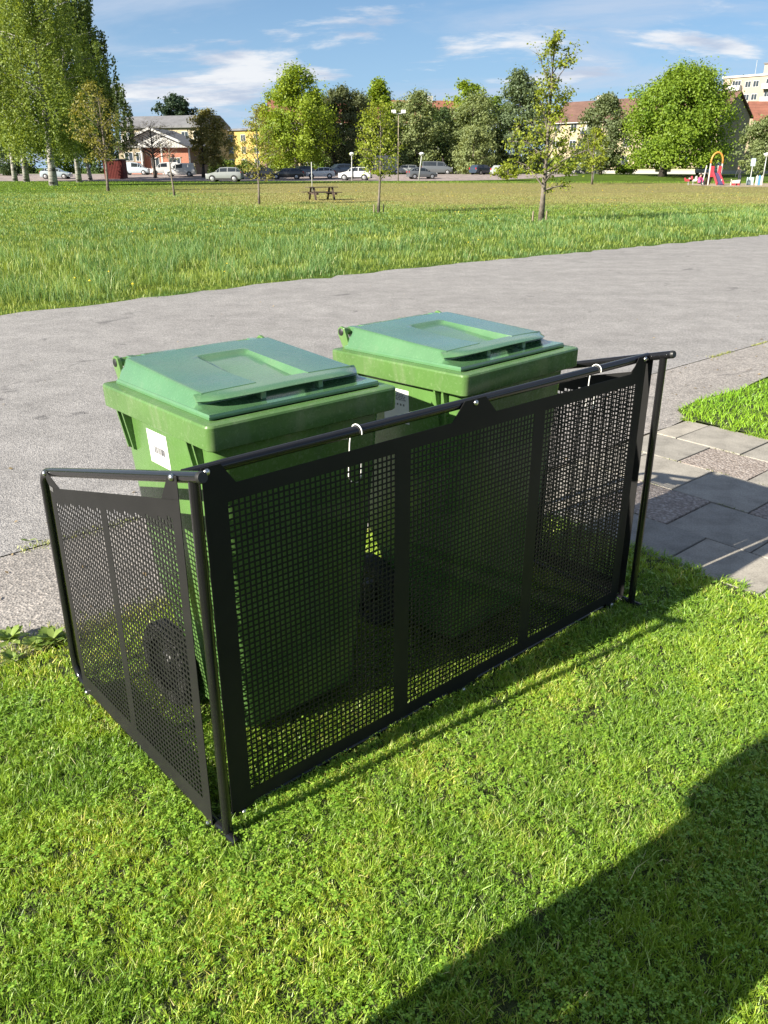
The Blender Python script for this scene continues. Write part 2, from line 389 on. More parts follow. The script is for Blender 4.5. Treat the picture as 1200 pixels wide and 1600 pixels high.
def roof_mat(name, col):
    m, nt, N, L, b = new_mat(name); f = nnoise(N, L, .6, 7, .7)
    tc = N.new('ShaderNodeTexCoord'); wv = N.new('ShaderNodeTexWave'); wv.bands_direction = 'Z'; wv.inputs['Scale'].default_value = 1.1; wv.inputs['Distortion'].default_value = .6; L.new(tc.outputs['Object'], wv.inputs['Vector'])
    c = nramp(N, L, f, [(.3, tuple(x*.7 for x in col)), (.7, tuple(x*1.2 for x in col))])
    L.new(nmix(N, L, 1.0, c, nramp(N, L, wv.outputs['Fac'], [(0, (.8,.8,.8)), (1, (1.1,1.1,1.1))]), 'MULTIPLY'), b.inputs['Base Color'])
    b.inputs['Roughness'].default_value = .85; return m
M['r_red'] = roof_mat('red_tiles', (.25,.10,.065)); M['r_brown'] = roof_mat('brown_tiles', (.155,.085,.065)); M['r_grey'] = roof_mat('grey_felt', (.16,.16,.17))
M['glass'] = pm('window_glass', (.035,.045,.055), .12, .3, .8, spec=.7)
M['frame_white'] = pm('white_frame', (.52,.515,.50), .6, .06, 3)
M['shed_red'] = pm('falu_red_boards', (.11,.018,.014), .9, .25, 3, .3, 14)
M['metal_grey'] = pm('galvanised_pole', (.42,.43,.43), .5, .15, 4, metal=.3)
M['pole_white'] = pm('white_pole', (.45,.45,.43), .6, .1, 4)
M['wood_pole'] = pm('weathered_pole', (.27,.22,.16), .9, .25, 4)
M['table_wood'] = pm('dark_stained_wood', (.085,.06,.045), .85, .35, 6, .4, 30)
M['lamp_globe'] = pm('opal_lamp_glass', (.78,.78,.76), .3, .03, 5)
M['car_glass'] = pm('car_glass', (.02,.025,.03), .06, .2, 2, spec=.8)
M['tyre'] = pm('tyre_rubber', (.02,.02,.02), .85, .2, 8)
M['alloy'] = pm('alloy_wheel', (.45,.45,.46), .4, .1, 8, metal=.7)
M['headlamp'] = pm('headlamp_glass', (.65,.66,.68), .1, .05, 8)
M['taillamp'] = pm('tail_lamp', (.42,.02,.02), .2, .1, 8)
M['car_trim'] = pm('black_trim', (.025,.025,.025), .6, .2, 8)
CARP = {}
def paint(col):
    if col not in CARP: CARP[col] = pm('car_paint', col, .28, .04, 2, coat=.6, metal=.0)
    return CARP[col]

# ------------------------------------------------------------------ setting: ground, road, paving, lawn
AX, AY = -0.4017, 1.6226; YAW = math.radians(41.515); EX = (math.cos(YAW), math.sin(YAW)); EY = (-EX[1], EX[0])
def W2(x, y):                                    # plan of the enclosure and paving (x along the front, y to the back) -> world
    return (AX+EX[0]*x+EY[0]*y, AY+EX[1]*x+EY[1]*y)
def sheet(name, poly, z, mat, skirt=0.0):
    mb = MB(); n = len(poly)
    mb.add([(p[0], p[1], z) for p in poly], [tuple(range(n))])
    if skirt:
        for i in range(n):
            p, q = poly[i], poly[(i+1) % n]
            mb.add([(p[0],p[1],z),(q[0],q[1],z),(q[0],q[1],z-skirt),(p[0],p[1],z-skirt)], [(0,1,2,3)])
    o = mb.build(name, mat, fix=False); me = o.data
    bm = bmesh.new(); bm.from_mesh(me); bmesh.ops.triangulate(bm, faces=bm.faces); bmesh.ops.recalc_face_normals(bm, faces=bm.faces)
    for f in bm.faces:
        if abs(f.normal.z) > .5 and f.normal.z < 0: f.normal_flip()
    bm.to_mesh(me); bm.free()
    return tag(o, kind='structure')
def build_ground():
    ys = list(np.linspace(-60, 112, 18))+list(np.linspace(116, 142, 14))+[160, 200, 260, 400, 700, 1200, 2400]
    xs = [-2400, -800, -300, -120, -60, -20, 0, 20, 60, 120, 300, 800, 2400]
    mb = MB(); v = [(x, y, terrain(y)-.012) for y in ys for x in xs]; n = len(xs)
    f = [(j*n+i, j*n+i+1, (j+1)*n+i+1, (j+1)*n+i) for j in range(len(ys)-1) for i in range(n-1)]
    mb.add(v, f); o = mb.build('meadow_ground', M['ground'], fix=False, smooth=True); tag(o, kind='structure')
build_ground()
ROAD_FAR = [(-34.0,-18.6),(-20.0,-5.2),(-9.0,5.4),(-4.51,9.76),(-3.34,10.91),(-1.9,12.5),(0,14.3),(2.44,16.3),(5.64,18.92),(9.92,22.28),(18,28.3),(40,44.0),(80,71)]
def wob(poly, amp, step, seed):
    r = np.random.default_rng(seed); out = []
    for p, q in zip(poly[:-1], poly[1:]):
        d = math.hypot(q[0]-p[0], q[1]-p[1]); k = max(1, int(d/step)) if d < 14 else 1
        nx, ny = -(q[1]-p[1])/d, (q[0]-p[0])/d
        for i in range(k):
            t = i/k; a = r.normal(0, amp) if (i or d < 14) else 0
            out.append((p[0]+(q[0]-p[0])*t+nx*a, p[1]+(q[1]-p[1])*t+ny*a))
    return out+[poly[-1]]
SEAM = 2.12
far_edge = wob(ROAD_FAR, .06, .3, 3)
road_poly = far_edge+[W2(95, SEAM), W2(-45, SEAM)]
sheet('asphalt_road', road_poly, 0.0, M['road'])
near_edge = [W2(x, 1.22+.25*max(0, min(1, (x-4.3)/2))+rng.normal(0, .012)) for x in np.arange(9, -6, -.22)]
sheet('asphalt_strip', [W2(-45, SEAM-.012), W2(95, SEAM-.012), W2(95, 1.6)]+near_edge+[W2(-45, 1.22)], 0.0, M['apron'])
# slabs
XL = [2.295, 2.668, 3.108, 3.552, 3.948, 4.372]; Y0S = [.130, .345, .145, .372, .610]
pav = sheet('paved_path', [W2(2.29,1.215), W2(2.29,-3.4), W2(4.375,-3.4), W2(4.375,1.235)], -.008, M['joint'])
def build_slabs():
    r = np.random.default_rng(11)
    for k in range(5):
        ys = [Y0S[k]+.425*n for n in range(-9, 5)]
        for a, b in zip(ys[:-1], ys[1:]):
            b = min(b, 1.20)
            if b-a < .08: continue
            x0, x1 = XL[k]+.004, XL[k+1]-.004; y0, y1 = a+.004, b-.004
            cx, cy = (x0+x1)/2, (y0+y1)/2
            mb = MB(); mb.box(-(x1-x0)/2, (x1-x0)/2, -(y1-y0)/2, (y1-y0)/2, -.045, 0)
            agg = (k == 3 and abs(a-.372) < .01) or (k == 1 and abs(a-.345) < .01) or (a < -1.3 and r.random() < .22) or (k == 2 and a < .1 and a > -.4)
            o = mb.build('paving_slab', M['slab_agg'] if agg else M['slab'], pav, bevel=.004, seg=2)
            wx, wy = W2(cx, cy); o.location = (wx, wy, .004+r.normal(0, .0018)); o.rotation_euler = (r.normal(0, .004), r.normal(0, .004), YAW+r.normal(0, .003))
build_slabs()
lawn_poly = [W2(2.292,-3.4), W2(2.292,1.19)]+[W2(x, 1.19+rng.normal(0, .02)) for x in np.arange(2.1, -6, -.25)]+[(-14,-6), (-6,-14), W2(2.292,-14)]
lawn = sheet('lawn_soil', lawn_poly, .006, M['soil'])
lawn2_poly = [W2(4.385,-6), W2(12,-6), W2(12,1.38), W2(7,1.38), W2(5.6,1.36), W2(4.9,1.42), W2(4.55,1.38), W2(4.40,1.22)]
sheet('side_lawn_soil', lawn2_poly, .006, M['soil'])
sheet('parking_lot', [(-90,113.5),(-20,113.5),(-9,115),(8,116.5),(16,121),(24,128),(30,136),(30,158),(-90,158)], 0, M['parking'])
po = bpy.data.objects['parking_lot']
def drape(o, dz):
    bm = bmesh.new(); bm.from_mesh(o.data)
    for yy in list(np.linspace(117, 141, 13)):
        bmesh.ops.bisect_plane(bm, geom=bm.verts[:]+bm.edges[:]+bm.faces[:], plane_co=(0,float(yy),0), plane_no=(0,1,0))
    for v in bm.verts: v.co.z = terrain(v.co.y)+dz
    bm.to_mesh(o.data); bm.free()
drape(po, .004)
sheet('playground_sand', [(30.3,84),(31.2,80.5),(36,79.4),(60,79.2),(60,96),(40,97),(33.5,95),(31,90)], .004, M['sand'])

def inside(poly, x, y):
    x = np.asarray(x); y = np.asarray(y); r = np.zeros(x.shape, bool); n = len(poly); j = n-1
    for i in range(n):
        xi, yi = poly[i]; xj, yj = poly[j]
        c = ((yi > y) != (yj > y)) & (x < (xj-xi)*(y-yi)/((yj-yi) if yj != yi else 1e-9)+xi)
        r ^= c; j = i
    return r
def vnoise(x, y, s, seed):
    """cheap smooth value noise"""
    g = np.random.default_rng(seed).random((64, 64)); u = (np.asarray(x)/s) % 64; v = (np.asarray(y)/s) % 64
    i = np.floor(u).astype(int); j = np.floor(v).astype(int); a = u-i; b = v-j; a = a*a*(3-2*a); b = b*b*(3-2*b); i %= 64; j %= 64; i1 = (i+1) % 64; j1 = (j+1) % 64
    return (g[i,j]*(1-a)+g[i1,j]*a)*(1-b)+(g[i,j1]*(1-a)+g[i1,j1]*a)*b
def blades(x, y, z, h, w, lean, tint, seed, tipmul=1.15):
    """three-triangle grass blades"""
    r = np.random.default_rng(seed); n = len(x)
    a = r.random(n)*2*math.pi; la = r.random(n)*2*math.pi
    dx, dy = np.cos(a)*w/2, np.sin(a)*w/2; lx, ly = np.cos(la)*lean, np.sin(la)*lean
    V = np.zeros((n, 5, 3), np.float32)
    V[:,0] = np.stack([x-dx, y-dy, z], 1); V[:,1] = np.stack([x+dx, y+dy, z], 1)
    V[:,2] = np.stack([x-dx*.8+lx*.35, y-dy*.8+ly*.35, z+h*.6], 1); V[:,3] = np.stack([x+dx*.8+lx*.35, y+dy*.8+ly*.35, z+h*.6], 1)
    V[:,4] = np.stack([x+lx, y+ly, z+h*np.sqrt(np.maximum(.15, 1-(lean/np.maximum(h,1e-4))**2*.4))], 1)
    T = np.array([[0,1,2],[1,3,2],[2,3,4]]); tr = (np.arange(n)[:,None,None]*5+T[None]).reshape(-1, 3)
    tv = np.repeat(tint[:,None,:], 5, 1); tv[:,4] *= tipmul; tv[:,:2] *= .85  # base darkened: shade low between the blades put into the tint
    return V.reshape(-1, 3), tr, tv.reshape(-1, 3)
def tips(x, y, z, h, w, lean, tint, seed):
    """short mown blades, one triangle each"""
    r = np.random.default_rng(seed); n = len(x); a = r.random(n)*2*math.pi; la = r.random(n)*2*math.pi
    dx, dy = np.cos(a)*w/2, np.sin(a)*w/2; V = np.zeros((n, 3, 3), np.float32)
    V[:,0] = np.stack([x-dx, y-dy, z], 1); V[:,1] = np.stack([x+dx, y+dy, z], 1); V[:,2] = np.stack([x+np.cos(la)*lean, y+np.sin(la)*lean, z+h], 1)
    return V.reshape(-1, 3), np.arange(n*3).reshape(-1, 3), np.repeat(tint[:,None,:], 3, 1).reshape(-1, 3)
def stuff(name, parts, mat, label, cat):
    V = []; T = []; C = []; b = 0
    for v, t, c in parts: V.append(v); T.append(t+b); C.append(c); b += len(v)
    me = tri_mesh(name, np.concatenate(V), np.concatenate(T), np.concatenate(C)); me.materials.append(mat)
    return tag(link(bpy.data.objects.new(name, me)), label, cat, kind='stuff')
def lerp3(a, b, t): return np.asarray(a)[None]*(1-t[:,None])+np.asarray(b)[None]*t[:,None]

def lawn_grass():
    r = np.random.default_rng(5); parts = []
    n = 2600000
    lx = r.uniform(-3.4, 2.30, n); ly = r.uniform(-2.6, 1.20, n)
    wx = AX+EX[0]*lx+EY[0]*ly; wy = AY+EX[1]*lx+EY[1]*ly
    d = np.hypot(wx, wy-0.0)
    dens = np.clip((1.9/np.maximum(d, 1.0))**1.35, 0, 1)
    view = (wy > .75) & (np.abs(wx) < .62+wy*.56)
    side = (wy > .3) & (np.abs(wx) < 1.5+wy*.8)
    keep = r.random(n) < dens*np.where(view, 1.0, np.where(side, .16, 0.02))
    edge = np.minimum(1.205-ly, 2.30-lx)                              # thins out at the asphalt
    keep &= r.random(n) < np.clip(edge/.07+.12, 0, 1)
    bare = vnoise(lx, ly, .16, 31)*.6+vnoise(lx, ly, .06, 32)*.4
    keep &= r.random(n) < np.clip((bare-.10)/.22, .45, 1)*np.clip((vnoise(lx, ly, .022, 39)-.22)/.30, .22, 1)
    lx, ly, wx, wy, d = lx[keep], ly[keep], wx[keep], wy[keep], d[keep]; n = len(lx)
    ca, sa = math.cos(.6), math.sin(.6); qx, qy = lx*ca-ly*sa, lx*sa+ly*ca                # turned so that no grid shows
    tuft = vnoise(lx, ly, .11, 33)*.6+vnoise(qx, qy, .045, 43)*.4; pat = vnoise(qx, qy, .33, 34)*.6+vnoise(lx, ly, .12, 44)*.4
    yel = vnoise(qx, qy, .31, 35)*.5+vnoise(lx, ly, .13, 45)*.3+vnoise(qx, qy, .05, 46)*.2; drk = vnoise(qx+3, qy, .29, 36)*.5+vnoise(lx, ly, .11, 47)*.3+vnoise(qx, qy, .04, 48)*.2
    h = (.010+.014*r.random(n))*(.55+1.0*tuft); h *= np.where(r.random(n) < .02, 1.7, 1)
    w = (.0026+.0022*r.random(n))*np.clip(d/2.2, .9, 2.2)
    lean = h*r.uniform(.2, 1.1, n)
    t = lerp3((.072,.160,.012), (.255,.335,.036), np.clip(r.random(n)*.75+.35*(pat-.5)+.15, 0, 1))
    yl = r.random(n) < np.clip((yel-.44)/.22, 0, 1)*.22; t[yl] = lerp3((.32,.36,.05), (.42,.38,.12), r.random(yl.sum()))
    dry = r.random(n) < .016; t[dry] = lerp3((.36,.31,.14), (.48,.42,.22), r.random(dry.sum()))
    pl = r.random(n) < .10; t[pl] = lerp3((.30,.40,.09), (.40,.46,.16), r.random(pl.sum()))
    dk = np.clip((drk-.48)/.16, 0, 1)[:,None]; t = t*(1-dk*np.array([.30,.20,.10])[None])
    z = np.full(n, .004)
    parts.append(tips(wx, wy, z, h, w, lean, t, 6))
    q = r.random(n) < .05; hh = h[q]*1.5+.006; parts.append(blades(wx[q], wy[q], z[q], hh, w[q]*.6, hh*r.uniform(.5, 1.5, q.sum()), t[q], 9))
    # clover and other small round leaves
    m = 125000
    lx = r.uniform(-1.6, 2.27, m); ly = r.uniform(-2.2, 1.0, m); wx = AX+EX[0]*lx+EY[0]*ly; wy = AY+EX[1]*lx+EY[1]*ly
    k = (wy > .75) & (np.abs(wx) < .62+wy*.56) & (r.random(m) < .12+.75*np.clip((vnoise(lx, ly, .30, 37)*.5+vnoise(lx, ly, .07, 38)*.5-.38)/.3, 0, 1)) & (r.random(m) < np.clip((1.9/np.hypot(wx, wy))**1.5, 0, 1))
    wx, wy, lx, ly = wx[k], wy[k], lx[k], ly[k]; m = len(wx); V = np.zeros((m*3, 4, 3), np.float32); C = np.zeros((m*3, 3))
    zc = .015+.018*r.random(m); a0 = r.random(m)*6.28; s = .0026+.0024*r.random(m); tl = r.normal(0, .35, (m, 3))
    for q in range(3):
        a = a0+q*2.094; ca, sa = np.cos(a), np.sin(a); sl = slice(q*m, (q+1)*m)
        up = tl[:, q]
        V[sl,0] = np.stack([wx, wy, zc], 1)
        V[sl,1] = np.stack([wx+s*(ca*1.0-sa*.75), wy+s*(sa*1.0+ca*.75), zc+s*up], 1)
        V[sl,2] = np.stack([wx+s*1.9*ca, wy+s*1.9*sa, zc+s*1.5*up], 1)
        V[sl,3] = np.stack([wx+s*(ca*1.0+sa*.75), wy+s*(sa*1.0-ca*.75), zc+s*up], 1)
        C[sl] = lerp3((.075,.165,.015), (.20,.30,.04), r.random(m))
    T = np.array([[0,1,2],[0,2,3]]); tr = (np.arange(m*3)[:,None,None]*4+T[None]).reshape(-1, 3)
    parts.append((V.reshape(-1, 3), tr, np.repeat(C[:,None,:], 4, 1).reshape(-1, 3)))
    stuff('lawn_grass', parts, M['grass'], 'short mown lawn grass with clover in front of the bin enclosure', 'grass')
    # strip of lawn beyond the paving
    n = 75000; lx = r.uniform(4.40, 9, n); ly = r.uniform(-3, 1.42, n); wx = AX+EX[0]*lx+EY[0]*ly; wy = AY+EX[1]*lx+EY[1]*ly
    k = inside(lawn2_poly, wx, wy) & ((np.abs(wx) < .4+wy*.60)|(r.random(n) < .15)); wx, wy, lx, ly = wx[k], wy[k], lx[k], ly[k]; n = len(wx)
    h = .025+.03*r.random(n); t = lerp3((.11,.25,.014), (.23,.36,.03), np.clip(r.random(n)*.6+.4*vnoise(lx, ly, .3, 41), 0, 1))
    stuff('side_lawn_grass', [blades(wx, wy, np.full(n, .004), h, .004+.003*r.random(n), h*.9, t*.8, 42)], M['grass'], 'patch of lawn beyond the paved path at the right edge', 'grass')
lawn_grass()

def meadow():
    r = np.random.default_rng(15); parts = []
    fe = np.array(ROAD_FAR)
    def dist_road(x, y):                           # distance beyond the road's far edge, roughly
        return (y-np.interp(x, fe[:,0], fe[:,1]))*.76
    def seed_pts(n, d0, d1, p):
        d = d0+(d1-d0)*r.random(n)**p; 
        x = r.uniform(-1, 1, n)*(d*.56+3.5); return x, d
    x, y = seed_pts(330000, 8.5, 60, 1.7)
    k = (dist_road(x, y) > .06-.22*vnoise(x, y, .17, 61)*vnoise(x, y, .6, 62)); x, y = x[k], y[k]
    dr = dist_road(x, y); tall = np.clip((dr-.1)/.7, 0, 1)
    band = np.clip(1-(dr-5.5)/7, .28, 1)                    # tallest along the road
    cl = vnoise(x, y, .55, 51)*.6+vnoise(x, y, .21, 52)*.4
    keep = r.random(len(x)) < np.clip(.35+cl*1.0, 0, 1); x, y, dr, tall, band, cl = [q[keep] for q in (x, y, dr, tall, band, cl)]
    n = len(x); left = np.clip((6-x)/10, .55, 1)
    h = (.05+.26*tall*band*left*np.clip(cl*2.6-.75, .10, 1.35))*r.uniform(.55, 1.1, n)
    w = (.0054+.0042*r.random(n))*np.clip(y/13, .8, 4.0)
    pat = vnoise(x, y, 1.3, 53)
    t = lerp3((.090,.150,.026), (.225,.290,.070), np.clip(.55*r.random(n)+.6*(pat-.3)+.15, 0, 1))
    blue = cl > .58; t[blue] *= np.array([.62,.80,1.15]); lowb = cl < .42; t[lowb] *= np.array([1.25,1.12,1.0])
    pale = r.random(n) < .07; t[pale] = lerp3((.28,.33,.12), (.38,.40,.19), r.random(pale.sum()))
    dz = np.clip((y+10*(vnoise(x, y, 7, 59)-.5)-30)/16, 0, 1)*np.clip((x+14)/9, 0, 1)*(.35+.95*vnoise(x, y, 2, 60)); dz = np.clip(dz, 0, 1)
    t = t*(1-dz[:,None])+lerp3((.17,.175,.055), (.30,.265,.115), r.random(n))*dz[:,None]; h = h*(1-.6*dz)
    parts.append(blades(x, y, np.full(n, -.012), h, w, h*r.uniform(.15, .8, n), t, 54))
    # low turf farther out
    m = 80000; x, y = seed_pts(m, 30, 112, 1.1); h = .05+.06*r.random(m); w = .014*np.clip(y/30, 1, 4)
    dryb = np.clip((y+14*(vnoise(x, y, 9, 55)-.5)-38)/7, 0, 1)*np.clip((104-y)/10, 0, 1)*np.clip((x+26)/18, 0, 1)*(.55+.65*vnoise(x, y, 3, 58))
    t = lerp3((.090,.175,.015), (.17,.26,.03), r.random(m)); d2 = lerp3((.18,.17,.055), (.31,.26,.11), r.random(m))
    t = t*(1-dryb[:,None])+d2*dryb[:,None]
    parts.append(blades(x, y, np.full(m, -.012), h*(1-.5*dryb), w, h*.7, t, 56))
    stuff('meadow_grass', parts, M['meadow_grass'], 'tall uncut meadow grass across the road', 'grass')
    # dandelions
    m = 900; x, y = seed_pts(m, 10, 70, 1.0); k = (dist_road(x, y) > .5)&(vnoise(x, y, 3.0, 57) > .60); x, y = x[k], y[k]
    mb = MB()
    for a, b in zip(x, y):
        s = random.uniform(.014, .024)*max(1, b/40); z = random.uniform(.10, .26)
        mb.add([(a+s*math.cos(t), b+s*math.sin(t), z) for t in np.linspace(0, 2*math.pi, 7)[:-1]]+[(a, b, z+s*.8)], [(i, (i+1) % 6, 6) for i in range(6)])
    o = mb.build('dandelion_flowers', M['flower']); tag(o, 'scattered yellow dandelion flowers in the meadow', 'flowers', kind='stuff')
meadow()

# ------------------------------------------------------------------ bin enclosure
WID = 1.837
def perforated(s0, s1, z0, ztop, bays, zh0, zhole, pitch, hole, th, place):
    """sheet metal with square holes. ztop(s), zhole(s): top edge of the sheet and of the holes. place(s, z, t) -> xyz"""
    mb = MB()
    def quad(a, b, c, d, e, f, g, h_):             # (a,b)-(c,d)-(e,f)-(g,h) on both faces
        p = [(a,b),(c,d),(e,f),(g,h_)]
        mb.add([place(s, z, 0) for s, z in p], [(0,1,2,3)]); mb.add([place(s, z, th) for s, z in p], [(3,2,1,0)])
    def strip(a, b): quad(a, z0, b, z0, b, ztop(b), a, ztop(a))
    cur = s0
    for b0, b1 in bays:
        n = int(round((b1-b0+pitch-hole)/pitch)); p = (b1-b0-hole)/(n-1)
        for i in range(n):
            h0 = b0+i*p; h1 = h0+hole; strip(cur, h0); cur = h1
            lim = min(zhole(h0), zhole(h1)); k = int((lim-zh0-hole)/pitch)+1; zz = z0
            for j in range(k):
                a = zh0+j*pitch; b = a+hole; quad(h0, zz, h1, zz, h1, a, h0, a); zz = b
                c = [(h0,a),(h1,a),(h1,b),(h0,b)]
                vs_ = [place(s, z, 0) for s, z in c]+[place(s, z, th) for s, z in c]
                mb.add(vs_, [(0,4,5,1),(1,5,6,2),(2,6,7,3),(3,7,4,0)])
            quad(h0, zz, h1, zz, h1, ztop(h1), h0, ztop(h0))
    strip(cur, s1)
    # outer edges
    for a, b, c, d in ((s0,z0,s1,z0),(s1,z0,s1,ztop(s1)),(s1,ztop(s1),s0,ztop(s0)),(s0,ztop(s0),s0,z0)):
        mb.add([place(a,b,0),place(c,d,0),place(c,d,th),place(a,b,th)], [(0,1,2,3)])
    return mb
def plate(mb, poly, th, place):
    n = len(poly)
    mb.loft([[place(s, z, 0) for s, z in poly], [place(s, z, th) for s, z in poly]])
def enclosure():
    e = empty('bin_enclosure', (AX, AY, 0), YAW)
    tag(e, 'black perforated steel enclosure around two green bins on the lawn', 'bin enclosure')
    R = .0138; SL = -.262
    for side, x in ((0, 0.0), (1, WID)):
        fr = MB()
        pts = [(x,-.032,1.006),(x,.86,1.0+SL*.86)]
        for k in range(1, 7):                       # bent corner at the back, top
            t = k/6*math.radians(75); pts.append((x, .895+.06*math.sin(t), .7745-.0-.012-.06*(1-math.cos(t))))
        pts += [(x,.957,.10)]
        for k in range(1, 6):
            t = k/5*math.pi/2; pts.append((x, .897+.06*math.cos(t), .08-.06*math.sin(t)))
        pts += [(x,-.045,.018)]
        fr.tube(pts, R, 12); fo = fr.build('side_frame', M['tube'], e, smooth=True, auto=40)
        pp = MB(); pp.tube([(x,0,.018),(x,0,.99)], R*.95, 12); pp.build('corner_post', M['tube'], e, smooth=True, auto=40)
        cp = MB(); cp.tube([(x,-.040,1.008),(x,-.0335,1.0065),(x,-.030,1.0055)], [R*.85,R*1.02,R*1.02], 12); cp.build('end_cap', M['black_plastic'], fo, smooth=True, auto=40)
        ox = -1 if side == 0 else 1; off = x+ox*.0165
        pl = lambda s, z, t, off=off, ox=ox: (off-ox*t, s, z)
        ztop = lambda s: .915-.256*(s-.13)
        zh = lambda s: .886-.256*(s-.086)
        mb = perforated(.047, .862, .030, ztop, [(.086,.462),(.502,.832)], .088, zh, .0156, .0109, .0016, pl)
        rail = lambda s: 1.0+SL*s
        plate(mb, [(.047,ztop(.047)-.001),(.130,ztop(.130)-.001),(.090,rail(.090)+.004),(.047,rail(.047)+.004)], .0016, pl)
        plate(mb, [(.862,ztop(.862)-.001),(.903,rail(.903)+.006),(.880,rail(.880)+.008),(.784,ztop(.784)-.001)], .0016, pl)
        plate(mb, [(.047,.031),(.052,.004),(.085,.004),(.100,.031)], .0016, pl); plate(mb, [(.800,.031),(.815,.006),(.850,.006),(.862,.031)], .0016, pl)
        po_ = mb.build('side_panel', M['panel'], e)
        for (y, z) in ((.067,.983),(.887,.768),(.068,.018),(.838,.020)):
            b = MB(); b.tube([(off-ox*.002,y,z),(off+ox*.004,y,z),(off+ox*.0075,y,z)], [.0085,.0080,.0045], 10); b.build('bolt', M['bolt'], po_, smooth=True)
        if side == 0:
            b = MB(); b.box(off-.0012, off-.0004, .838, .862, .722, .736); b.build('maker_plate', M['bolt'], po_)
    YF = .040; ry = YF+.0185
    for nm, z in (('top_rail', .985), ('bottom_rail', .019)):
        mb = MB(); mb.tube([(.006,ry,z),(WID-.006,ry,z)], R, 12); mb.build(nm, M['tube'], e, smooth=True, auto=40)
    pl = lambda s, z, t: (s, YF+t, z)
    mb = perforated(.040, 1.797, .038, lambda s: .944, [(.100,.611),(.669,1.190),(1.245,1.745)], .080, lambda s: .906, .0156, .0109, .0016, pl)
    for q in ([(.040,.943),(.126,.943),(.088,.997),(.040,.997)], [(.825,.943),(1.012,.943),(.962,.997),(.875,.997)], [(1.711,.943),(1.797,.943),(1.797,.997),(1.749,.997)],
              [(.050,.039),(.050,.006),(.100,.006),(.115,.039)], [(.850,.039),(.880,-.002),(.960,-.002),(.990,.039)], [(1.722,.039),(1.737,.006),(1.787,.006),(1.787,.039)]):
        plate(mb, q, .0016, pl)
    fp = mb.build('front_panel', M['panel'], e)
    for x, z in ((.052,.986),(.9185,.986),(1.785,.986),(.075,.020),(.92,.014),(1.762,.020)):
        b = MB(); b.tube([(x,YF+.002,z),(x,YF-.004,z),(x,YF-.0075,z)], [.0088,.0082,.0045], 10); b.build('bolt', M['bolt'], fp, smooth=True)
    return e
enc = enclosure()

